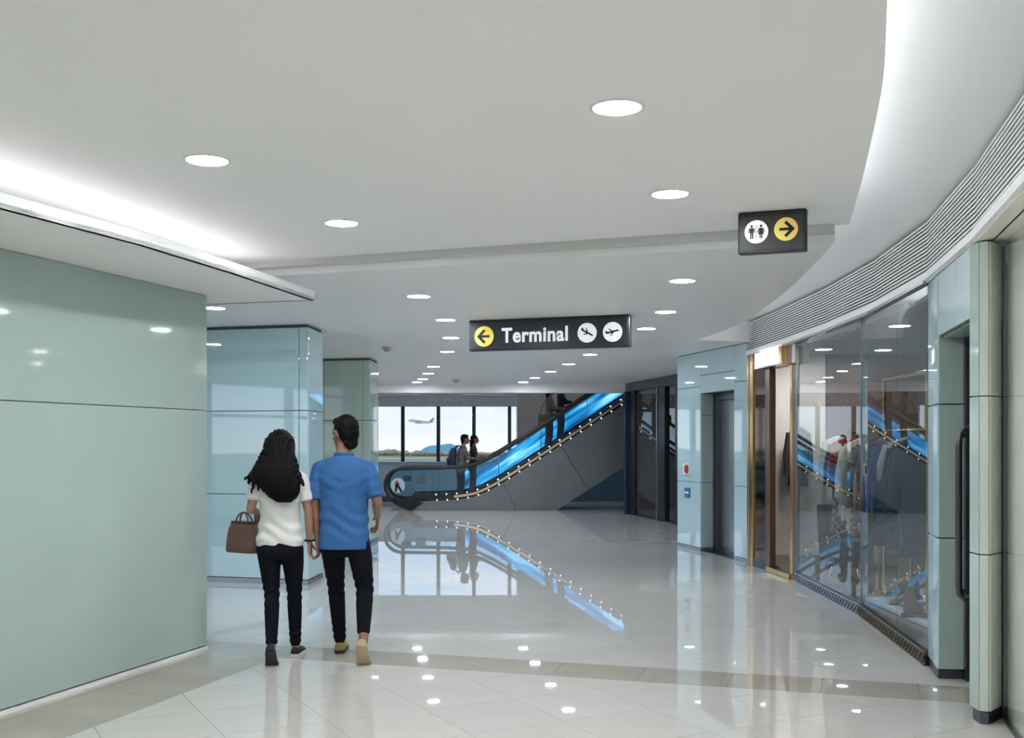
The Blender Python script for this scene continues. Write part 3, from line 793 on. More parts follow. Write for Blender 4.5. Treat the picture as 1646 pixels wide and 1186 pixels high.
k_ = (fx(1003)-fx(392))/w_
for v in me.vertices: v.co = Vector(((v.co.x-mnx)*k_+fx(392), -.0062-v.co.z, v.co.y*1.0+.082))
me.materials.clear(); link('lettering', me, sg_white, ts)
d1 = put(circ(fx(1176), .150, .098), sg_white, 'landing_disc', -.0088, -.004)
d2_ = put(circ(fx(1402), .150, .098), sg_white, 'takeoff_disc', -.0088, -.004)
def rot(poly, a, c): return [(c[0]+(x*math.cos(a)-y*math.sin(a)), c[1]+(x*math.sin(a)+y*math.cos(a))) for x, y in poly]
body = [(-.075,.012),(-.066,.034),(-.056,.034),(-.050,.014),(.060,.012),(.072,.002),(.066,-.008),(-.060,-.008)]
wing1 = [(-.012,.012),(.006,.012),(-.024,.052),(-.034,.052)]
wing2 = [(-.008,-.008),(.014,-.008),(-.022,-.044),(-.032,-.044)]
for cx, a, par, mir in ((fx(1176), R(-27), d1, 1), (fx(1402), R(14), d2_, 1)):
    for pl in (body, wing1, wing2):
        put(rot([(x*.98, y*.8) for x, y in pl], a, (cx, .150)), sg_ink, 'airplane_pictogram', -.0105, -.0088, par)
# restroom sign
rs, put, L = sign('direction_sign', 'small black restroom sign with yellow right arrow near curved ceiling edge', (1.335,6.435), (1.706,6.30), H1-.001, .245, .07)
c1_ = (L*.275, .125); c2_ = (L*.705, .130); rr = .068
dr = put(circ(*c1_, rr), sg_white, 'restroom_disc', -.0088, -.004)
da = put(circ(*c2_, rr), ymat2, 'arrow_disc', -.0088, -.004); arrow(put, da, c2_[0], c2_[1], rr, 1)
def pict(cx, female):
    y = c1_[1]; out = [circ(cx, y+.033, .0075, 14)]
    if female:
        out += [[(cx-.007,y+.022),(cx+.007,y+.022),(cx+.017,y-.016),(cx-.017,y-.016)], bar(cx-.010,y+.020,cx-.020,y-.004,.006), bar(cx+.010,y+.020,cx+.020,y-.004,.006),
                bar(cx-.005,y-.016,cx-.005,y-.040,.007), bar(cx+.005,y-.016,cx+.005,y-.040,.007)]
    else:
        out += [[(cx-.010,y+.023),(cx+.010,y+.023),(cx+.010,y-.008),(cx-.010,y-.008)], bar(cx-.0135,y+.021,cx-.0155,y-.006,.006), bar(cx+.0135,y+.021,cx+.0155,y-.006,.006),
                bar(cx-.0055,y-.008,cx-.0055,y-.040,.008), bar(cx+.0055,y-.008,cx+.0055,y-.040,.008)]
    return out
for pl in pict(c1_[0]-.027, False)+pict(c1_[0]+.027, True)+[bar(c1_[0],c1_[1]-.04,c1_[0],c1_[1]+.04,.003)]:
    put(pl, sg_ink, 'restroom_pictogram', -.0105, -.0088, dr)

# ------------------------------------------------------------------ elevator
def root_at(name, label, cat, Mx, kind=None):
    t = bpy.data.objects.new(name, None); COL.objects.link(t); t.empty_display_size=.1
    t.matrix_basis = Mx; tag(t, label, cat, kind=kind); return t
el = root_at('elevator', 'brushed steel elevator doors set into the pale glass wall', 'elevator', Me @ Matrix.Translation((.86,.18,0)))
MB().box(-.02,.13,.0,.12,0,2.2).build('frame', M['steel_d'], el, bevel=.004)
MB().box(1.0,1.12,.0,.12,0,2.2).build('frame', M['steel_d'], el, bevel=.004)
MB().box(.13,1.0,.0,.12,2.1,2.2).build('frame', M['steel_d'], el, bevel=.004)
lf = MB().box(.13,.565,.05,.08,.01,2.1).build('door_leaf', M['steel'], el, bevel=.003)
lf2 = MB().box(.571,1.0,.05,.08,.01,2.1).build('door_leaf', M['steel'], el, bevel=.003)
MB().box(.70,.80,.042,.052,1.13,1.92).build('vision_panel', M['black'], lf2, bevel=.003)
MB().box(-.02,1.12,-.16,.12,-.01,.012).build('sill', M['steel_d'], el)
fa_ = root_at('alarm_call_point', 'white alarm plate with red round button beside the elevator', 'alarm button', Me @ Matrix.Translation((.30,-.012,1.06)))
MB().box(0,.20,-.02,.012,0,.16).build('plate', M['white'], fa_, bevel=.004)
MB().slab(circ(.14,.08,.062), lambda a,b,t: (a,t,b), -.038, -.02).build('button', mat('alarm_red', (.45,.01,.015), .3, var=.03), fa_)
cb = root_at('call_panel', 'small blue notice plate below the red alarm button', 'notice', Me @ Matrix.Translation((.32,-.012,.73)))
MB().box(0,.17,-.006,.012,0,.14).build('plate', mat('notice_blue', (.03,.14,.42), .35, var=.03), cb)
MB().box(.02,.15,-.008,-.006,.06,.085).build('print_line', M['white'], cb)

# ------------------------------------------------------------------ shop: entrance bay
S0, S1 = (2.96,13.65), (3.13,11.96)
Msx = wallM(S0, S1)
sh = root_at('door_2', 'bronze and brass framed shop entrance under the lit sign', 'doorway', Msx, 'structure')
MB().box(0,.055,-.015,.06,0,2.61).build('pilaster', M['gold'], sh, bevel=.006)
MB().box(.055,.13,-.01,.10,0,2.61).build('pilaster', M['wood_d'], sh, bevel=.006)
MB().box(.13,.23,-.02,.05,0,2.61).build('pilaster', M['gold'], sh, bevel=.006)
MB().box(.23,.69,.0,.04,.10,2.61).build('mirror_panel', M['bronze'], sh)
MB().box(.23,.69,-.02,.06,0,.10).build('plinth', M['steel_d'], sh, bevel=.004)
MB().box(.69,.76,-.02,.04,0,2.40).build('jamb', M['black'], sh, bevel=.006)
MB().box(.76,.89,-.03,.045,0,2.40).build('jamb', M['wood_d'], sh, bevel=.006)
MB().box(.69,1.70,-.02,.14,2.40,2.61).build('header', M['white'], sh)
MB().box(.80,1.58,-.05,.30,0,.06).build('threshold', M['gold'], sh, bevel=.006)
MB().box(1.53,1.60,-.02,.03,0,2.61).build('post', M['gold'], sh, bevel=.006)
MB().box(1.60,1.70,-.015,.03,0,2.61).build('post', M['wood_d'], sh, bevel=.006)
ss = root_at('shop_sign', 'glowing white shop sign box with brass end above the entrance', 'sign', Msx @ Matrix.Translation((.56,-.10,2.415)))
MB().box(0,.86,0,.09,0,.165).build('light_box', emis('lit_sign', (1,.97,.92), 2.6), ss)
MB().box(.86,.96,-.012,.09,-.02,.185).build('end_cap', M['gold'], ss, bevel=.004)
MB().box(-.01,.86,-.005,.09,-.02,-.001).build('lower_frame', M['steel'], ss)

# shop window wall: two facets, four panes
w4 = thing('window_4', 'tall reflective shop window of frameless panes', 'window', (3.115,11.93,0)); w4['kind']='structure'
def facet(p, q, xs, m, zlo=.10, zhi=2.61):
    Mx = Matrix.Translation((-3.115,-11.93,0)) @ wallM(p, q)
    for a, b in zip(xs, xs[1:]): MB().box(a+.003,b-.003,.0,.012,zlo,zhi,Mx).build('pane', M['glass_shop'], w4)
    return Mx
GA, GB, GC = (3.115,11.93), (3.07,9.57), (2.825,7.40)
LA = math.hypot(GA[0]-GB[0],GA[1]-GB[1]); LB = math.hypot(GB[0]-GC[0],GB[1]-GC[1])
Ma = facet(GA, GB, [0,1.22,LA-.01], M['glass_shop'])
Mb = facet(GB, GC, [.01,1.29,LB], M['glass_shop'])
MB().box(-.004,.03,-.006,.018,.10,2.61,Ma).build('edge_strip', M['steel'], w4)
MB().box(-.012,.012,-.006,.03,.10,2.61,Mb).build('edge_strip', M['steel'], w4)
MB().box(0,LA,-.03,.03,2.60,2.625,Ma).build('head_rail', M['steel'], w4); MB().box(0,LB,-.03,.03,2.60,2.625,Mb).build('head_rail', M['steel'], w4)
def plinth(Mx, L, lab, mback, mlat, n):
    Mx = Matrix.Translation((3.115,11.93,0)) @ Mx
    t = root_at('shop_plinth', lab, 'plinth', Mx)
    MB().box(0,L,-.015,.06,0,.10).build('core', mback, t)
    MB().box(0,L,-.028,-.015,.086,.10).build('rail', mlat, t); MB().box(0,L,-.028,-.015,0,.012).build('rail', mlat, t)
    lat = MB(); w = L/n
    for k in range(n):
        x0 = k*w
        lat.slab(bar(x0,.012,x0+w,.086,.012), lambda a,b,s: (a,s,b), -.028, -.015)
        lat.slab(bar(x0,.086,x0+w,.012,.012), lambda a,b,s: (a,s,b), -.028, -.015)
    lat.build('lattice', mlat, t)
    return t
plinth(Ma, LA, 'bluish steel lattice plinth below the farther shop window', M['steel_d'], mat('lattice_steel', (.45,.52,.60), .25, metal=.9, var=.05), 26)
plinth(Mb, LB, 'brown bronze lattice plinth below the nearer shop window', M['black'], mat('lattice_bronze', (.16,.125,.085), .35, metal=.6, var=.08), 25)

# ------------------------------------------------------------------ shop interior shell
shf = mat('shop_floor_wood', (.07,.06,.055), .2, var=.1); shc = mat('shop_ceiling', (.22,.23,.25), .6, var=.03)
struct(MB().prism([(3.14,11.93),(3.09,9.57),(2.86,7.3),(6.6,7.0),(6.6,13.9),(3.0,13.9)], 0, .085).build('floor', shf), 'raised dark floor inside the shop', 'floor')
struct(MB().prism([(3.02,13.9),(3.14,11.9),(3.10,9.5),(2.90,7.3),(6.6,7.0),(6.6,13.9)], 2.64, 2.72).build('ceiling', shc), 'grey ceiling inside the shop', 'ceiling')
wbox('wall_shop', (3.1,4.0,13.9,14.1,0,2.72), M['pink'], 'blush white end wall inside the shop entrance')
wbox('wall_shop', (4.0,6.8,13.9,14.1,0,2.72), mat('shop_umber_wall', (.13,.085,.07), .5, var=.08), 'dark umber part of the shop end wall')
wbox('wall_shop', (6.6,6.8,6.9,13.9,0,2.72), mat('shop_dark_wall', (.10,.055,.045), .5, var=.08), 'dark brown rear wall inside the shop')
wbox('wall_shop', (2.93,6.8,6.86,6.98,0,2.72), mat('shop_grey_wall', (.12,.11,.11), .5, var=.06), 'dark grey end wall of the shop behind the glass pillar')
for x, y, l in ((3.75,13.1,'over the entrance'),(3.45,13.0,'added to brighten the pale end wall'),(4.5,13.2,'over the hanging coats, added to brighten the end wall'),(3.72,10.45,'over the red garments'),(3.78,9.1,'over the blue garments'),(5.6,11.6,'deep in the shop near the end wall'),(5.6,9.2,'deep in the shop near the bags')):  # lamps near the end wall are added to brighten it
    downlight(x, y, 2.64, 'round shop downlight '+l, 'downlights inside the shop')

# ------------------------------------------------------------------ glass pillars and recessed door at the right
pa = tag(MB().prism([(2.83,7.38),(2.755,7.02),(2.91,7.0),(2.98,7.30)], 0, 2.60).build('glass_pillar', M['joint']), 'tall grey green glass pillar beside the shop window', 'pillar', kind='structure')
za = [.06,.905,1.765,2.60]
cell_panels(pa, (2.832,7.41), (2.735,7.0), [(0,.42,a,b) for a,b in zip(za,za[1:])], M['gpanel_b'], t=.018, y0=0)
cell_panels(pa, (2.738,6.996), (2.905,6.98), [(0,.165,a,b) for a,b in zip(za,za[1:])], M['gpanel'], t=.016, y0=0)
MB().prism([(2.825,7.38),(2.745,7.01),(2.90,6.99),(2.97,7.3)], 0, .058).build('base_strip', M['steel_d'], pa)
hd = tag(MB().prism([(2.745,6.98),(2.535,6.0),(2.71,5.98),(2.915,6.96)], 2.20, 2.60).build('door_header', M['joint']), 'pale glass header spanning the door recess between two pillars', 'header', kind='structure')
cell_panels(hd, (2.735,6.99), (2.525,6.01), [(0,.62,2.2,2.60),(.62,1.0,2.2,2.60)], M['gpanel_b'], t=.016, y0=0)
MB().prism([(2.76,6.96),(2.56,6.02),(2.70,6.0),(2.90,6.94)], 2.19, 2.2).build('soffit_panel', M['gpanel'], hd)
dr_ = root_at('door_3', 'dark glass door with long vertical pull handle in the recess', 'door', wallM((2.905,6.97),(2.71,5.99)), 'structure')
MB().box(0,.05,-.01,.05,0,2.2).build('frame', M['steel_d'], dr_); MB().box(.95,1.0,-.01,.05,0,2.2).build('frame', M['steel_d'], dr_)
lf = MB().box(.05,.95,.01,.03,.01,2.19).build('leaf', mat('door_glass', (.03,.035,.036), .08, ior=1.6, var=.04), dr_)
hz = [(.40,-.02,.60),(.40,-.085,.57),(.40,-.115,.60),(.40,-.12,.66),(.40,-.12,1.50),(.40,-.115,1.57),(.40,-.085,1.605),(.40,.012,1.60)]
MB().tube(hz, .021, 10, up=Vector((1,0,0))).build('pull_handle', mat('handle_metal', (.10,.095,.10), .3, metal=.8, var=.05), dr_, smooth=True)
for z in (.62,1.56): MB().tube([(.40,-.115,z),(.40,.012,z)], .012, 8).build('standoff', M['steel_d'], dr_)
pb = tag(MB().prism([(2.545,5.99),(2.535,5.885),(2.566,5.872),(2.69,6.0),(2.72,6.05)], 0, 2.605).build('glass_pillar', M['joint']), 'slim pale glass pillar with beige edge at the picture margin', 'pillar', kind='structure')
zb_ = [.07,.915,1.77,2.605]
for p, q, m in (((2.52,6.0),(2.516,5.87),M['gpanel']), ((2.518,5.866),(2.563,5.848),M['gpanel_c']), ((2.572,5.850),(2.694,5.985),M['gpanel_c'])):
    L = math.hypot(p[0]-q[0],p[1]-q[1])
    cell_panels(pb, p, q, [(0,L,a,b) for a,b in zip(zb_,zb_[1:])], m, t=.014, gap=.003, y0=0)
MB().prism([(2.535,5.99),(2.528,5.88),(2.566,5.862),(2.70,6.0)], 0, .066).build('base_strip', M['steel_d'], pb)
w5 = thing('window_5', 'large clear glass pane before a beige wall at the picture margin', 'window', (2.66,5.93,0)); w5['kind']='structure'
bp = [(2.69,5.96),(2.54,5.40),(2.22,4.35),(1.76,2.95),(1.15,1.5),(.50,.05),(-.8,-2.4)]
for a, b in zip(bp, bp[1:]):
    Mx = Matrix.Translation((-2.66,-5.93,0)) @ wallM(a, b); L = math.hypot(a[0]-b[0],a[1]-b[1])
    MB().box(.004,L-.004,0,.012,.02,2.605,Mx).build('pane', M['glass'], w5)
    MB().box(0,L,-.006,.02,0,.02,Mx).build('base_rail', M['steel_d'], w5)
mb = MB()
for a, b in zip(bp, bp[1:]):
    Mx = wallM((a[0]+.08,a[1]),(b[0]+.08,b[1])); L = math.hypot(a[0]-b[0],a[1]-b[1])
    mb.box(-.02,L+.02,-.05,.10,0,2.70,Mx)
struct(mb.build('wall_right', M['beige']), 'beige wall behind the large glass pane', 'wall')
# ------------------------------------------------------------------ people
def remesh(mb, voxel, smooth=3, fn=None):
    me = mb.mesh('remesh_source'); bm = bmesh.new(); bm.from_mesh(me)
    bmesh.ops.recalc_face_normals(bm, faces=bm.faces); bm.to_mesh(me); bm.free()
    o = bpy.data.objects.new('remesh_source', me); COL.objects.link(o)
    md = o.modifiers.new('r','REMESH'); md.mode = 'VOXEL'; md.voxel_size = voxel
    if smooth:
        s = o.modifiers.new('s','SMOOTH'); s.factor = .5; s.iterations = smooth
    bpy.context.view_layer.update()
    out = bpy.data.meshes.new_from_object(o.evaluated_get(bpy.context.evaluated_depsgraph_get()))
    bpy.data.objects.remove(o); bpy.data.meshes.remove(me)
    out.materials.clear()
    if fn:
        n = len(out.vertices); co = np.empty(n*3); out.vertices.foreach_get('co', co); co = co.reshape(-1,3)
        no = np.empty(n*3); out.vertex_normals.foreach_get('vector', no); no = no.reshape(-1,3)
        co = co+no*fn(co)[:,None]; out.vertices.foreach_set('co', co.ravel()); out.update()
    return out
def ring(cx, cy, z, rx, ry, n=24, p=2.3):
    out = []
    for k in range(n):
        a = 2*math.pi*k/n; c, s = math.cos(a), math.sin(a)
        out.append((cx+rx*math.copysign(abs(c)**(2/p), c), cy+ry*math.copysign(abs(s)**(2/p), s), z))
    return out
def ik(a, b, l1, l2, fwd):
    a, b = Vector(a), Vector(b); d = b-a; L = min(d.length, (l1+l2)*.999); t = d.normalized()
    x = (l1*l1-l2*l2+L*L)/(2*L); h = math.sqrt(max(l1*l1-x*x, 0))
    f = Vector(fwd); f = (f-t*f.dot(t)).normalized()
    return a+t*x+f*h
def hand(mb, wrist, d, pn, th, curl=.35, s=1.0):
    """d: towards the fingers, pn: out of the palm, th: towards the thumb side"""
    w = Vector(wrist); d = Vector(d).normalized(); th = Vector(th); th = (th-d*th.dot(d)).normalized(); pn_ = d.cross(th)
    if pn_.dot(Vector(pn)) < 0: pn_ = -pn_
    pn = pn_
    for o in (-.024,-.008,.009,.026):
        mb.cone(w+th*o*.55*s, w+d*.085*s+th*o*s, .016*s, .0125*s, 8)
    for o, L in ((.027,.066),(.009,.074),(-.009,.069),(-.026,.054)):
        p = w+d*.088*s+th*o*s; r = .0088*s; a = curl*.6
        for k, f in enumerate((.45,.32,.26)):
            v = (d*math.cos(a)+pn*math.sin(a)).normalized(); q = p+v*L*f*s
            mb.cone(p, q, r, r*.93, 8); p = q; r *= .93; a += curl
    p = w+d*.022*s+th*.022*s; v = (d*.62+th*.62+pn*.35).normalized()
    q = p+v*.042*s; mb.cone(p, q, .0125*s, .0105*s, 8)
    v = (d*.85+th*.2+pn*.45).normalized(); mb.cone(q, q+v*.032*s, .0100*s, .0085*s, 8)
def shoe(parent, ball, yaw, pitch, s, mu, ms, name='shoe', lace=None):
    Rz = Matrix.Rotation(yaw,4,'Z')
    def tf(p):
        x, y, z = p[0]*s, p[1]*s, p[2]*s
        if y < 0:
            a = pitch; y, z = y*math.cos(a)+z*math.sin(a), -y*math.sin(a)+z*math.cos(a)
        v = Rz @ Vector((x,y,z)); return (v.x+ball[0], v.y+ball[1], v.z+ball[2])
    prof = [(-.185,.018,.058),(-.178,.030,.075),(-.14,.036,.092),(-.09,.037,.088),(-.05,.040,.074),(0,.046,.060),(.04,.045,.050),(.07,.036,.042),(.088,.016,.034)]
    rings = []
    for y, w, h in prof:
        rings.append([tf((w*1.02,y,.012)), tf((w*1.0,y,h*.45)), tf((w*.72,y,h*.85)), tf((w*.30,y,h)), tf((-w*.30,y,h)), tf((-w*.72,y,h*.85)), tf((-w*1.0,y,h*.45)), tf((-w*1.02,y,.012))])
    up = MB().loft(rings).build(name, mu, parent, smooth='full')
    so = MB(); rows = []
    for y, w, h in prof: rows.append([tf((w*1.10,y-.004,0)), tf((w*1.10,y-.004,.024)), tf((-w*1.10,y-.004,.024)), tf((-w*1.10,y-.004,0))])
    so.loft(rows).build('sole', ms, up, smooth=True)
    return Vector(tf((0,-.135,.085)))

def person(label, loc, rz, P):
    s = P['H']/1.70; vx = P.get('voxel',.006); fem = P.get('fem', False)
    t = thing('person', label, 'person', loc, rz, P.get('group'))
    sh, hip, pz = P['sh']*s, .088*s, .90*s
    pel = Vector(P.get('pel',(0,0,0)))
    lean = P.get('lean',0.0)
    def L(x, y, z): return (x*s, (y+lean*(max(z-.9,0)))*s, z*s)
    # feet and legs
    ank = []
    for (bx, by, bz, yaw, pitch), mu, ms in zip(P['feet'], P['shoe'], P['sole']):
        ank.append(shoe(t, (bx,by,bz), yaw, pitch, s*P.get('fs',1.0), mu, ms))
    hips = [Vector((-hip,0,pz)), Vector((hip,0,pz))]
    knees = [ik(hips[i], ank[i], .415*s, .405*s, (0.1*(-1 if i==0 else 1),1,0)) for i in (0,1)]
    # body mesh
    b = MB()
    hy = P.get('yaw',0.0); Mh = Matrix.Translation(Vector(L(0,.015,1.585))) @ Matrix.Rotation(hy,4,'Z') @ Matrix.Rotation(P.get('nod',0.0),4,'X') @ Matrix.Scale(s,4)
    def hp(p): return tuple(Mh @ Vector(p))
    R3 = Mh.to_3x3()
    b.ball(hp((0,-.012,.022)), (.074,.093,.094), 16, 10, R3); b.ball(hp((0,.030,-.035)), (.058,.066,.080), 14, 9, R3)
    b.cone(hp((0,.094,.0)), hp((0,.112,-.028)), .010*s, .015*s); b.ball(hp((0,.078,.028)), (.05,.022,.014), 10, 6, R3)
    b.ball(hp((0,.090,-.062)), (.024,.012,.010), 8, 6, R3); b.ball(hp((0,.078,-.098)), (.022,.018,.016), 8, 6, R3)
    for e in (-1,1): b.ball(hp((e*.076,-.004,-.004)), (.010,.019,.030), 8, 6, R3)
    b.chain([L(0,-.02,1.40), L(0,-.008,1.47), hp((0,-.012,-.05))], [.060*s,.052*s,.052*s])
    TR = P['torso']
    b.loft([ring(0, (y+lean*max(z-.9,0))*s, z*s, (rx-.014)*s, (ry-.014)*s) for z, rx, ry, y in TR])
    arms = P['arms']
    for i, sg in ((0,-1),(1,1)):
        S = Vector(L(sg*P['sh']*.97,-.005,1.335)); E = Vector(L(*arms[i]['elbow'])); W = Vector(L(*arms[i]['wrist']))
        k = .9 if fem else 1.0
        b.chain([L(sg*P['sh']*.4,-.005,1.355), S, S.lerp(E,.5), E, E.lerp(W,.35), W], [.055*s*k,.050*s*k,.044*s*k,.036*s*k,.036*s*k,.026*s*k])
        hd = arms[i]['hand']; hand(b, W, hd[0], hd[1], hd[2], hd[3], s*(.92 if fem else 1.0))
    for i in (0,1): b.chain([hips[i], knees[i], knees[i].lerp(ank[i],.35), ank[i]], [.075*s,.050*s,.048*s,.033*s])
    body = link('body', remesh(b, vx, 3), P['skin'], t, 'full')
    if P.get('eyes', True):
        for e in (-1,1): MB().ball(hp((e*.030,.078,.006)), .011*s, 8, 6).build('eye', M['black'], body, smooth=True)
    # trousers
    k = P.get('leg',(.092,.062,.058,.045)); tr = MB()
    tr.loft([ring(0, y*s, z*s, (rx if z < P['torso'][0][0]-.01 else rx-.022)*s, (ry if z < P['torso'][0][0]-.01 else ry-.022)*s) for z, rx, ry, y in P['pelvis']])
    for i in (0,1):
        e = P.get('hem_leg',(.93,.93))[i]
        tr.chain([hips[i]+Vector((0,-.005*s,-.07*s)), hips[i].lerp(knees[i],.45), knees[i], knees[i].lerp(ank[i],.35), knees[i].lerp(ank[i],e)],
                 [k[0]*s, k[0]*.92*s, k[1]*s, k[2]*s, k[3]*s], 12)
    def crease(co): return .004*s*np.sin(co[:,2]*95/s+4*np.sin(co[:,0]*30))*np.exp(-((co[:,2]-knees[0].z)/(.09*s))**2)+.003*s*np.sin(co[:,2]*120/s)*np.exp(-((co[:,2]-.16*s)/(.07*s))**2)
    link('trousers', remesh(tr, vx*1.3, 3, crease), P['trouser_mat'], t, 'full')
    # shirt
    st = MB()
    st.loft([ring(0, (y+lean*max(z-.9,0))*s, z*s, rx*s, ry*s) for z, rx, ry, y in TR])
    for i, sg in ((0,-1),(1,1)):
        S = Vector(L(sg*P['sh']*.97,-.005,1.335)); E = Vector(L(*arms[i]['elbow'])); W = Vector(L(*arms[i]['wrist']))
        sl = P.get('sleeve',.62); rS = .058*s*(.9 if fem else 1.0); rE = .062*s*(.88 if fem else 1.0)
        st.cone(L(sg*P['sh']*.36,-.008,1.375), S, .048*s, rS, 14)
        if sl <= 1:
            st.cone(S, S.lerp(E,sl*.8), rS, rE, 14); A = S.lerp(E,sl*.8); B2 = S.lerp(E,sl)
            ax = (B2-A).normalized(); ref = ax.cross(Vector((0,1,0))).normalized(); r3 = ax.cross(ref)
            st.loft([[tuple(c+ref*math.cos(q)*rr_+r3*math.sin(q)*rr_) for q in np.linspace(0,2*math.pi,17)[:-1]] for c, rr_ in ((S.lerp(E,sl*.3),rE),(A,rE),(B2,rE*1.02))])
        else: st.chain([S,E,E.lerp(W,sl-1)], [rS,.048*s,.038*s], 12)
    st.chain([L(0,-.015,1.35), L(0,-.012,1.375)], [.080*s,.058*s], 14)
    def folds(co):
        z = co[:,2]/s; x = co[:,0]/s
        return s*(.0065*np.sin(z*62+x*9+3*np.sin(x*14))*np.exp(-((z-.96)/.10)**2)+.003*np.sin(x*42+z*9)*np.exp(-((z-1.12)/.16)**2)+.003*np.sin((z-x*np.sign(x)*.5)*70)*np.exp(-((z-1.24)/.08)**2))
    shirt = link('shirt', remesh(st, vx*1.15, 3, folds), P['shirt_mat'], t, 'full')
    if 'collar' in P:
        c = [L(.064*math.cos(a), .058*math.sin(a)-.012, 1.428+.006*(1-math.sin(a))) for a in np.linspace(0,2*math.pi,25)]
        MB().tube(c, .012*s, 8, flat=(.007*s,.012*s)).build('collar', P['collar'], shirt, smooth=True)
    P['hair'](t, hp, R3, s, vx, P)
    return t, hp

hair_black = mat('black_hair', (.006,.0055,.0055), .5, spec=.10, var=.3, vscale=30, stretch=(6,6,.6))
def hair_short(t, hp, R3, s, vx, P):
    h = MB(); h.ball(hp((0,-.026,.040)), (.083,.094,.092), 18, 11, R3); h.ball(hp((0,-.050,-.005)), (.076,.066,.082), 16, 10, R3)
    h.ball(hp((0,.036,.082)), (.062,.052,.036), 12, 8, R3); h.ball(hp((0,-.066,-.070)), (.060,.036,.050), 12, 8, R3)
    link('hair', remesh(h, vx, 2, lambda co: .003*np.sin(co[:,0]*300+co[:,2]*140)*np.sin(co[:,1]*260)), hair_black, t, 'full')
def hair_bun(t, hp, R3, s, vx, P):
    h = MB(); h.ball(hp((0,-.026,.036)), (.086,.096,.096), 18, 11, R3); h.ball(hp((0,-.060,-.04)), (.080,.060,.11), 16, 10, R3); h.cone(hp((0,-.075,-.06)), hp((0,-.085,-.24)), .07*s, .045*s)
    link('hair', remesh(h, vx, 2), hair_black, t, 'full')
def hair_long(t, hp, R3, s, vx, P):
    h = MB()
    h.ball((0,-.005,1.515), (.092,.102,.100), 20, 12)
    prof = [(1.585,.060,.075,0,.0),(1.55,.098,.100,0,-.012),(1.50,.106,.108,0,-.025),(1.45,.112,.105,-.002,-.045),(1.40,.126,.095,-.006,-.070),(1.345,.152,.085,-.016,-.095),(1.29,.172,.075,-.014,-.112),(1.24,.150,.066,.012,-.120),(1.19,.130,.058,.034,-.122),(1.145,.098,.046,.046,-.120),(1.11,.050,.028,.052,-.116)]
    h.loft([ring(cx, cy, z, rx, ry, 28, 2.1) for z, rx, ry, cx, cy in prof])
    rr_ = random.Random(5)
    for k in range(26):
        f = rr_.uniform(-1,1); x0 = .10*f
        end = (f*.17+rr_.uniform(-.02,.03)-.02, -.115+rr_.uniform(-.03,.02), rr_.uniform(1.13,1.27)+.05*abs(f))
        h.chain([(x0,-.085,1.45),(x0*1.35,-.115,1.36),(.6*x0+.5*end[0]+rr_.uniform(-.02,.02),-.135,1.29),end], [.022,.024,.018,.006], 6)
    for a, b_ in (((-.14,-.08,1.33),(-.215,-.10,1.27)),((-.15,-.06,1.31),(-.20,-.085,1.24)),((.14,-.10,1.30),(.185,-.12,1.23))): h.cone(a, b_, .026, .010)
    link('hair', remesh(h, vx, 1, lambda co: .0035*np.sin(np.arctan2(co[:,0],co[:,1]+.3)*70+4*np.sin(co[:,2]*26))), hair_black, t, 'full')

skin1 = mat('skin_tan', (.27,.135,.088), .5, var=.06, vscale=8); skin2 = mat('skin_light', (.33,.175,.118), .5, var=.06, vscale=8)
blue_shirt = mat('blue_polo_knit', (.026,.115,.315), .8, var=.06, vscale=6, bump=.15, bscale=400)
white_shirt = mat('white_cotton', (.68,.67,.65), .85, var=.03, vscale=6, bump=.1, bscale=400)
black_cloth = mat('black_trouser_cloth', (.005,.006,.010), .9, spec=.15, var=.1, vscale=8)
tanshoe = mat('beige_suede', (.42,.34,.22), .8, var=.08); yellowshoe = mat('olive_suede', (.30,.24,.06), .8, var=.08)
darksole = mat('dark_sole', (.02,.02,.022), .6, var=.1); palesole = mat('pale_sole', (.62,.56,.54), .6, var=.05); blackshoe = mat('black_canvas', (.015,.015,.017), .7, var=.1)

man_torso = [(.775,.176,.118,-.005),(.84,.178,.120,-.005),(.93,.172,.116,0),(1.02,.170,.112,.002),(1.12,.174,.116,.002),(1.22,.184,.120,-.005),(1.28,.184,.116,-.010),(1.335,.168,.104,-.012),(1.38,.132,.088,-.012),(1.412,.092,.072,-.012),(1.43,.066,.060,-.012)]
man_pelvis = [(.72,.120,.090,0),(.78,.165,.112,-.008),(.86,.168,.114,-.010),(.95,.160,.106,-.004),(1.0,.150,.098,0)]
person('man in blue polo shirt and black trousers walking hand in hand', (-1.18,7.65,0), 0, dict(
    H=1.70, sh=.174, yaw=R(48), nod=R(-4), voxel=.0052, torso=man_torso, pelvis=man_pelvis,
    feet=[(-.075,.37,0,R(4),0.0),(.165,-.20,0,R(-4),R(52))], shoe=[yellowshoe,tanshoe], sole=[darksole,tanshoe],
    arms=[dict(elbow=(-.208,-.015,1.09), wrist=(-.188,.02,.835), hand=((.06,.10,-1),(-1,.1,0),(.15,1,0),.55)),
          dict(elbow=(.240,-.045,1.105), wrist=(.215,.165,.985), hand=((-.10,.55,-.75),(-1,0,-.2),(-.1,.8,.6),.55))],
    skin=skin1, shirt_mat=blue_shirt, collar=blue_shirt, trouser_mat=black_cloth, hair=hair_short, hem_leg=(.95,.80), sleeve=.84, group='walking couple'))
wom_torso = [(.845,.172,.112,-.005),(.90,.170,.114,-.006),(.98,.156,.104,0),(1.06,.146,.096,.002),(1.14,.150,.098,.004),(1.24,.164,.104,0),(1.31,.170,.100,-.006),(1.36,.152,.086,-.010),(1.40,.110,.070,-.012),(1.43,.068,.056,-.012)]
wom_pelvis = [(.74,.115,.090,0),(.80,.165,.118,-.014),(.88,.172,.120,-.016),(.96,.155,.104,-.004),(1.02,.140,.094,0)]
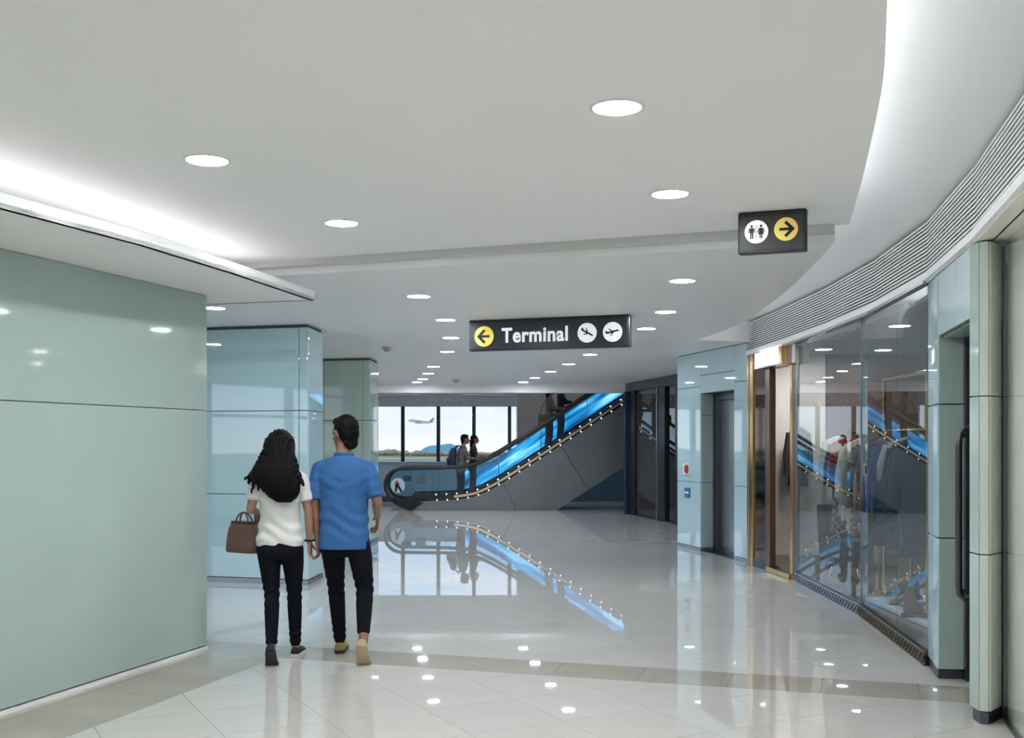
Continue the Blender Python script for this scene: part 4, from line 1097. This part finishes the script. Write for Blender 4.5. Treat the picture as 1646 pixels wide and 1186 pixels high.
person('woman with long black hair and white shirt carrying a brown handbag', (-1.62,7.6,0), 0, dict(
    H=1.61, sh=.165, fem=True, yaw=R(6), voxel=.0052, torso=wom_torso, pelvis=wom_pelvis,
    feet=[(-.015,-.19,0,R(5),R(52)),(.085,.27,0,R(-3),0.0)], shoe=[blackshoe,blackshoe], sole=[darksole,palesole], fs=.93,
    arms=[dict(elbow=(-.205,-.05,1.115), wrist=(-.200,.15,1.085), hand=((-.05,.45,-.85),(.4,-.5,-.4),(.9,.3,.1),.75)),
          dict(elbow=(.212,-.01,1.095), wrist=(.214,.025,.870), hand=((.02,.10,-1),(1,.05,0),(.1,1,0),.55))],
    leg=(.088,.056,.054,.042), skin=skin2, shirt_mat=white_shirt, trouser_mat=black_cloth, hair=hair_long, sleeve=.66, group='walking couple'))

# bracelets and handbag
wb_ = MB().lathe([(.034,-.006),(.038,-.006),(.038,.006),(.034,.006),(.034,-.006)], n=20).build('bracelet', M['black'], None)
tag(wb_, 'thin black bracelet on the wrist of the woman holding hands', 'bracelet'); wb_.location = (-1.62+.214*.947, 7.6+.025, .835)
hb = thing('handbag', 'brown leather tote bag hanging from the woman\'s arm', 'handbag', (-1.915,7.78,.735), R(-32))
bl = mat('brown_leather', (.15,.075,.058), .5, var=.08, vscale=6); bld = mat('dark_leather_edge', (.035,.022,.02), .5, var=.05)
rows = []
for z, w, d in ((0,.135,.060),(.01,.142,.066),(.08,.138,.064),(.16,.126,.054),(.205,.112,.036),(.215,.108,.030)):
    rows.append([(x,y,z) for x,y,_ in ring(0,0,z,w,d,24,4.5)])
hbody = MB().loft(rows).build('body', bl, hb, smooth=True)
MB().loft([[(x,y,z) for x,y,_ in ring(0,0,z,w,d,24,4.5)] for z,w,d in ((.205,.114,.038),(.222,.110,.033))]).build('rim', bld, hbody, smooth=True)
for y in (-.026,.026):
    arc = [(.062*math.cos(a)*(1 if 0 < a < math.pi else 1), y*(1-.7*math.sin(a)), .20+.085*math.sin(a)) for a in np.linspace(0, math.pi, 16)]
    MB().tube([(.062,y,.15)]+arc+[(-.062,y,.15)], .0065, 8).build('handle', bl, hb, smooth=True)

# ------------------------------------------------------------------ escalator riders
grey_shirt = mat('grey_tee', (.12,.125,.12), .85, var=.05); navy_cloth = mat('navy_cloth', (.012,.018,.04), .8, var=.1)
brown_coat = mat('brown_knit', (.14,.095,.075), .85, var=.06); dark_top = mat('dark_top', (.02,.02,.026), .8, var=.1)
def rider(label, x, y, z, rz, H, shirt, hairf, skin, fem=False, slv=.7, lean=.05):
    P = dict(H=H, sh=.165 if fem else .190, fem=fem, voxel=.013, eyes=False, torso=wom_torso if fem else man_torso, pelvis=wom_pelvis if fem else man_pelvis,
             feet=[(-.10,.06,0,R(5),0.0),(.10,.10,0,R(-5),0.0)], shoe=[blackshoe]*2, sole=[darksole]*2, lean=lean,
             arms=[dict(elbow=(-.21,.07,1.12), wrist=(-.17,.30,1.10), hand=((.1,1,0),(0,0,-1),(1,0,0),.3)),
                   dict(elbow=(.21,.10,1.13), wrist=(.20,.34,1.12), hand=((0,1,0),(0,0,-1),(-1,0,0),.3))],
             skin=skin, shirt_mat=shirt, trouser_mat=navy_cloth, hair=hairf, sleeve=slv, group='escalator riders')
    return person(label, (x,y,z), rz, P)
def step_z(x):          # height of the step treads along the escalator (local x)
    for k in range(17):
        x0 = 1.5+k*.345
        if x0 <= x < x0+.345: return zat(stz, x0+.2)+.008
    return .04
def on_esc(lx, ly):
    c, s_ = math.cos(R(3)), math.sin(R(3)); return (-2.84+lx*c-ly*s_, 24.2+lx*s_+ly*c)
p = on_esc(1.70,.62); rider('man with dark backpack leaning on the handrail at the escalator foot', p[0], p[1], step_z(1.70), R(-78), 1.60, grey_shirt, hair_short, skin1, lean=.14)
q = on_esc(1.98,.92); rider('dark haired woman standing ahead of the backpacker on the escalator', q[0], q[1], step_z(1.98), R(-85), 1.50, dark_top, hair_bun, skin1, True, lean=.06)
q2 = on_esc(3.72,.55); rider('woman in brown sweater high on the escalator with shoulder bag', q2[0], q2[1], step_z(3.72), R(-84), 1.58, brown_coat, hair_bun, skin2, True, slv=1.8, lean=.06)
q3 = on_esc(4.02,.90); rider('person in black near the top of the visible escalator', q3[0], q3[1], step_z(4.02), R(-84), 1.50, dark_top, hair_bun, skin1, True, slv=1.6, lean=.04)
bk = thing('backpack', 'dark navy backpack worn by the man at the escalator foot', 'backpack', (p[0]-.20, p[1]-.03, step_z(1.70)+.88), R(-78))
bkm = mat('backpack_nylon', (.010,.015,.035), .6, var=.1)
MB().loft([[(x,yy,z) for x,yy,_ in ring(0,c,z,w,d,20,3)] for z,w,d,c in ((0,.12,.06,.0),(.02,.15,.085,.0),(.20,.155,.095,.01),(.34,.14,.08,.03),(.42,.09,.05,.045))]).build('body', bkm, bk, smooth=True)
MB().loft([[(x,yy,z) for x,yy,_ in ring(0,-.09,z,w,.03,16,3)] for z,w in ((.03,.10),(.05,.115),(.17,.115),(.19,.10))]).build('pocket', bkm, bk, smooth=True)
for sg in (-1,1): MB().tube([(sg*.09,.06,.40),(sg*.10,.14,.47),(sg*.11,.24,.44),(sg*.12,.26,.30)], .016, 6).build('strap', bkm, bk, smooth=True)
sb = thing('shoulder_bag', 'large olive shoulder bag on the woman high on the escalator', 'bag', (q2[0]-.10, q2[1]-.22, step_z(3.72)+.66), R(-84))
sbm = mat('olive_canvas', (.075,.060,.040), .7, var=.1)
MB().loft([[(x,yy,z) for x,yy,_ in ring(0,0,z,w,d,20,3.5)] for z,w,d in ((0,.04,.12),(.02,.06,.155),(.16,.06,.16),(.25,.03,.155))]).build('body', sbm, sb, smooth=True)
MB().tube([(0,-.12,.22),(.02,-.07,.42),(.05,0,.58),(.02,.07,.42),(0,.12,.22)], .010, 6).build('strap', sbm, sb, smooth=True)
# ------------------------------------------------------------------ shop contents
FLZ = .085
def rail_xy(d): return (3.45-.0615*(11.2-d), d)
def rack(label, d0, d1, zr, ztop, m, r, zb):
    a, b = rail_xy(d0), rail_xy(d1)
    t = root_at('clothes_rack', label, 'clothes rack', wallM(a, b, zb)); L = math.hypot(a[0]-b[0], a[1]-b[1])
    for x in (0, L):
        MB().tube([(x,0,.02),(x,0,ztop-zb)], r, 10).build('post', m, t, smooth=True)
        MB().tube([(x,-.20,.02),(x,.20,.02)], r, 10).build('foot', m, t, smooth=True)
    MB().tube([(0,0,zr-zb),(L,0,zr-zb)], r*.8, 10).build('rail', m, t, smooth=True)
    if ztop > zr+.1: MB().tube([(0,0,ztop-zb),(L,0,ztop-zb)], r, 10).build('top_bar', m, t, smooth=True)
    return t
rack('black garment rail holding the red and white clothes', 11.16, 9.98, 1.62, 1.66, M['black'], .012, FLZ)
rack('tall brass garment rack holding the dark jackets', 9.85, 8.62, 1.62, 2.08, M['gold'], .018, FLZ+.046)
def cloth_mat(name, c, pat=None, c2=None):
    m = mat(name, c, .85, var=.12, vscale=7, bump=.3, bscale=180)
    if pat:
        nt = m.node_tree; b = nt.nodes['Principled BSDF']; tc = nt.nodes.new('ShaderNodeTexCoord')
        if pat == 'plaid':
            tx = nt.nodes.new('ShaderNodeTexChecker'); tx.inputs['Scale'].default_value = 26
            tx.inputs['Color1'].default_value = (*c,1); tx.inputs['Color2'].default_value = (*c2,1); out = tx.outputs['Color']
        else:
            tx = nt.nodes.new('ShaderNodeTexVoronoi'); tx.inputs['Scale'].default_value = 34
            rp = nt.nodes.new('ShaderNodeValToRGB'); rp.color_ramp.elements[0].color=(*c2,1); rp.color_ramp.elements[0].position=.10; rp.color_ramp.elements[1].color=(*c,1); rp.color_ramp.elements[1].position=.26
            nt.links.new(tx.outputs['Distance'], rp.inputs['Fac']); out = rp.outputs[0]
        nt.links.new(tc.outputs['Object'], tx.inputs['Vector']); nt.links.new(out, b.inputs['Base Color'])
    return m
hang_m = mat('hanger_wood', (.16,.09,.05), .4, var=.1)
rg = random.Random(11)
def garment(name, label, cat, d, m, length=.80, slv=.55, w=.20, flare=0.0, skirt=None, cuff=None):
    x, y = rail_xy(d); ang = math.atan2(2.6, -.16+0.0)
    a, b = rail_xy(11), rail_xy(9); rzz = math.atan2(b[1]-a[1], b[0]-a[0])-math.pi/2
    t = thing(name, label, cat, (x, y, 1.62), rzz+rg.uniform(-.10,.10), 'garments on the racks')
    rings = []
    ph = rg.uniform(0,6)
    for f, rx, ry in ((.0,.055,.022),(.035,.11,.030),(.075,w*.97,.034),(.12,w,.040),(.30,w*.92,.048),(.55,w*.93+flare*.4,.050),(.80,w*.97+flare*.8,.052),(1.0,w+flare,.055)):
        z = -.055-f*length; r0 = ring(0,0,z,rx,ry,28,2.5)
        rings.append([(px, py+.012*f*math.sin(px*55+ph)+.006*math.sin(px*110+ph), pz) for px,py,pz in r0])
    bd = MB().loft(rings).build('body', m, t, smooth='full')
    if slv:
        for sg in (-1,1):
            p0 = Vector((sg*w*.88,0,-.055-.10*length)); p1 = Vector((sg*(w+.035),.005,-.055-.10*length-slv*.55)); p2 = Vector((sg*(w+.045),.02,-.055-.10*length-slv))
            rws = []
            for c, ra in ((p0,.058),(p0.lerp(p1,.5),.056),(p1,.050),(p2,.046)): rws.append([(c.x+ra*math.cos(q), c.y+ra*.62*math.sin(q), c.z) for q in np.linspace(0,2*math.pi,13)[:-1]])
            s_ = MB().loft(rws).build('sleeve', m, t, smooth='full')
            if cuff: MB().loft([[(p2.x+.050*math.cos(q), p2.y+.034*math.sin(q), p2.z+dz) for q in np.linspace(0,2*math.pi,13)[:-1]] for dz in (-.03,.03)]).build('cuff', cuff, s_, smooth='full')
    if skirt:
        rws = [[(px, py+.012*math.sin(px*60), pz) for px,py,pz in ring(0,0,z,rx,ry,28,2.5)] for z,rx,ry in ((-.05-length,.17,.05),(-.05-length-.2,.19,.055),(-.05-length-.34,.21,.06))]
        MB().loft(rws).build('skirt', skirt, t, smooth='full')
    hk = [(0,0,-.06),(0,0,-.02),(.012,0,-.004),(.012,0,.012),(0,0,.020),(-.010,0,.012)]
    hg = MB().tube(hk, .003, 6).tube([(-w*.85,0,-.11),(-.06,0,-.072),(0,0,-.06),(.06,0,-.072),(w*.85,0,-.11)], .008, 6).build('hanger', hang_m, t, smooth=True)
    return t
red = cloth_mat('crimson_cloth', (.26,.012,.02)); white_c = cloth_mat('offwhite_cloth', (.62,.60,.56)); cream = cloth_mat('cream_cloth', (.46,.40,.30))
plaid = cloth_mat('red_plaid', (.22,.04,.05), 'plaid', (.30,.27,.28)); tweed = cloth_mat('tweed', (.14,.12,.11), 'dots', (.26,.23,.21)); umber = cloth_mat('umber_cloth', (.085,.068,.06))
navy = cloth_mat('navy_wool', (.03,.045,.10)); royal = cloth_mat('royal_blue', (.05,.08,.24)); grey_c = cloth_mat('pale_grey_cloth', (.45,.48,.48)); floral = cloth_mat('navy_floral', (.018,.035,.075), 'dots', (.10,.17,.26)); charc = cloth_mat('charcoal_cloth', (.035,.036,.042)); rust = cloth_mat('wine_cloth', (.12,.02,.03))
garment('blouse', 'wine red blouse, first on the black rail nearest the entrance', 'blouse', 11.06, rust, .62, .42, .19)
garment('dress', 'red plaid dress hanging on the black rail', 'dress', 10.93, plaid, .95, .40, .19, .05)
garment('jacket', 'crimson jacket with white lower skirt on the black rail', 'jacket', 10.72, red, .42, .34, .21, .0, white_c)
garment('coat', 'off-white coat beside the crimson jacket on the black rail', 'coat', 10.50, white_c, .80, .50, .20, .03)
garment('coat', 'cream coat hanging next to the off-white coat', 'coat', 10.34, cream, .88, .55, .20, .02)
garment('dress', 'second plaid dress farther along behind the cream coat', 'dress', 10.18, plaid, .90, 0, .17, .06)
garment('coat', 'grey tweed coat at the near end of the black rail', 'coat', 10.05, tweed, .90, .56, .21, .02)
garment('coat', 'brown speckled tweed coat, first on the brass rack', 'coat', 9.74, tweed, .92, .56, .22, .02)
garment('jacket', 'umber jacket hanging second on the brass rack', 'jacket', 9.60, umber, .86, .56, .21)
garment('coat', 'charcoal coat hanging third on the brass rack', 'coat', 9.46, charc, .94, .56, .21)
garment('jacket', 'royal blue jacket hanging on the brass rack', 'jacket', 9.31, royal, .80, .55, .215)
garment('jacket', 'navy wool jacket beside the royal blue one', 'jacket', 9.16, navy, .86, .56, .215)
garment('shirt', 'pale grey short-sleeved shirt on the brass rack', 'shirt', 9.02, grey_c, .62, .30, .20)
garment('dress', 'navy floral dress behind the pale grey shirt', 'dress', 8.90, floral, .92, .50, .20, .04)
garment('jacket', 'dark blue floral jacket near the post of the brass rack', 'jacket', 8.78, floral, .82, .55, .21)
garment('coat', 'dark navy coat at the near end of the brass rack', 'coat', 8.68, navy, .95, .58, .21)
# coats on the end wall
def wall_coat(label, x, z, m, length, w):
    t = thing('coat', label, 'coat', (x, 13.70, z), 0, 'coats on the end wall')
    rws = [[(px, py+.012*math.sin(px*60), pz) for px,py,pz in ring(0,0,zz,rx,ry,24,2.4)] for zz,rx,ry in ((0,.03,.02),(-.05,w*.9,.04),(-.12,w,.05),(-length*.6,w*.95,.055),(-length,w*1.1,.06))]
    MB().loft(rws).build('body', m, t, smooth='full')
    for sg in (-1,1): MB().tube([(sg*w*.9,0,-.08),(sg*(w+.03),0,-.35),(sg*(w+.03),-.01,-.58)], [.045,.042,.036], 10).build('sleeve', m, t, smooth=True)
    MB().tube([(0,0,-.01),(0,0,.03),(0,.195,.03)], .008, 6).build('hook', M['gold'], t)
wall_coat('dark coat hung on the pale wall inside the entrance', 3.60, 1.72, charc, .75, .12)
wall_coat('pale grey long coat hung on the end wall of the shop', 4.10, 1.60, grey_c, 1.15, .17)
# tub armchair
ac = thing('armchair', 'dark grey rounded tub armchair behind the shop glass', 'armchair', (3.62,11.66,FLZ), R(-40))
acm = mat('armchair_felt', (.045,.048,.05), .75, var=.08)
rows = []
for a in np.linspace(R(-20), R(200), 20):
    c, s_ = math.cos(a), math.sin(a)
    rows.append([(.25*c,.25*s_,.10),(.31*c,.31*s_,.10),(.345*c,.345*s_,.74),(.33*c,.33*s_,.77),(.29*c,.29*s_,.76),(.26*c,.26*s_,.40)])
MB().loft(rows).build('backrest', acm, ac, smooth=True)
MB().lathe([(.01,.12),(.24,.12),(.265,.15),(.265,.34),(.24,.39),(.01,.40)]).build('seat', acm, ac, smooth=True)
for a in (45,135,225,315): MB().cone((.19*math.cos(R(a)),.19*math.sin(R(a)),.12),(.23*math.cos(R(a)),.23*math.sin(R(a)),.012),.016,.010).build('leg', M['gold'], ac)
# display table with folded clothes
tb_ = thing('display_table', 'low dark display table with brass legs under the jackets', 'table', (3.72,8.95,FLZ), R(3))
MB().box(-.26,.26,-.55,.55,.50,.53).build('table_top', M['wood_d'], tb_, bevel=.006)
for sx in (-.23,.23):
    for sy in (-.5,.5): MB().box(sx-.012,sx+.012,sy-.012,sy+.012,0,.50).build('leg', M['gold'], tb_)
def folded(label, x, y, z, m, s=1.0):
    o = MB(); rws = []
    for k, (zz, q) in enumerate(((0,.95),(.008,1),(.022,1),(.030,.96),(.034,.90))):
        rws.append([(px, py, zz+.004*math.sin(px*30)) for px,py,_ in ring(0,0,0,.13*q*s,.17*q*s,28,5)])
    o = MB().loft(rws).build('folded_garment', m, None, smooth=True); o.location = (x,y,z); o.rotation_euler = (0,0,rg.uniform(-.2,.2))
    return tag(o, label, 'folded clothes', 'folded clothes on the display table')
tz = FLZ+.53
folded('white folded sweater at the bottom of the table stack', 3.68, 9.25, tz, white_c)
folded('pale grey folded sweater in the middle of the table stack', 3.68, 9.25, tz+.038, grey_c)
folded('charcoal folded sweater topping the table stack', 3.68, 9.25, tz+.076, charc, .95)
folded('cream folded shirt alone on the display table', 3.70, 8.80, tz, cream)
# stool with gold woven clutch
stl = thing('stool', 'round dark stool carrying the gold woven clutch', 'stool', (3.44,10.22,FLZ))
MB().lathe([(.01,.24),(.17,.24),(.185,.26),(.185,.29),(.17,.305),(.01,.305)]).build('seat', acm, stl, smooth=True)
MB().lathe([(.01,0),(.14,0),(.14,.012),(.025,.03),(.02,.24),(.01,.24)]).build('pedestal', M['gold'], stl, smooth=True)
cl = thing('clutch_bag', 'gold woven clutch bag standing on the stool', 'bag', (3.44,10.22,FLZ+.306), R(75))
wv = mat('woven_gold', (.42,.30,.12), .4, metal=.6, var=.35, vscale=60)
MB().loft([[(x,y,z) for x,y,_ in ring(0,0,z,w,d,20,4)] for z,w,d in ((0,.15,.05),(.01,.155,.055),(.14,.15,.04),(.19,.13,.02))]).build('body', wv, cl, smooth=True)
MB().box(-.13,.13,-.012,.012,.185,.205).build('clasp', M['gold'], cl, bevel=.004)
# white shoe platform with shoes and bag
pf = MB().box(3.20,3.98,8.0,9.93,FLZ,FLZ+.045).build('shoe_platform', M['white'], None, bevel=.008); tag(pf, 'low white platform along the shop window', 'platform')
tb_.location.z = FLZ+.046
for o in bpy.data.objects:
    if o.get('group') == 'folded clothes on the display table': o.location.z += .046
def shoes(label, x, y, rz, mu):
    for k, sd in ((-1,'left'),(1,'right')):
        t = thing('shop_shoe', f'{label}, {sd} shoe of the pair', 'shoe', (x,y,FLZ+.046), rz, 'shoes on the white platform')
        shoe(t, (k*.06,0,0), 0, 0, .95, mu, darksole, 'upper')
shoes('navy blue shoe beside the shop window', 3.40, 8.22, R(120), navy)
shoes('tan shoe on the white platform', 3.34, 9.30, R(120), tanshoe)
hb2 = copy_tree(hb); hb2.location = (3.29,8.92,FLZ+.046); hb2.rotation_euler = (0,0,R(60)); hb2['label'] = 'brown leather bag standing on the white shop platform'
# shelf on the rear wall
sf_ = thing('wall_shelf', 'dark shelves with gold bottles on the rear wall of the shop', 'shelf', (6.42,10.6,1.0))
for z in (0,.42,.84): MB().box(-.18,.18,-1.1,1.1,z,z+.03).build('shelf_board', M['wood_d'], sf_, bevel=.004)
for y in (-1.1,1.07): MB().box(-.18,.18,y,y+.03,0,1.2).build('side_panel', M['wood_d'], sf_)
bt = MB().lathe([(.01,0),(.05,0),(.055,.02),(.055,.13),(.03,.17),(.018,.19),(.018,.23),(.01,.23)], n=14).mesh('glass_body'); bt.materials.append(M['gold'])
cp = MB().lathe([(.01,.232),(.024,.232),(.024,.27),(.01,.27)], n=12).mesh('cap'); cp.materials.append(M['black'])
for i, y in enumerate((-.8,-.4,0,.4,.8)):
    for j, z in enumerate((.03,.45)):
        t = thing('bottle', f'gold bottle, {ords[i]} from the near end of the {"lower" if j==0 else "upper"} rear shelf', 'bottle', (6.42,10.6+y,1.0+z), 0, 'gold bottles on the rear shelf')
        for me, nm in ((bt,'glass_body'),(cp,'cap')):
            o = bpy.data.objects.new(nm, me); COL.objects.link(o); o.parent = t
bpy.context.view_layer.update()
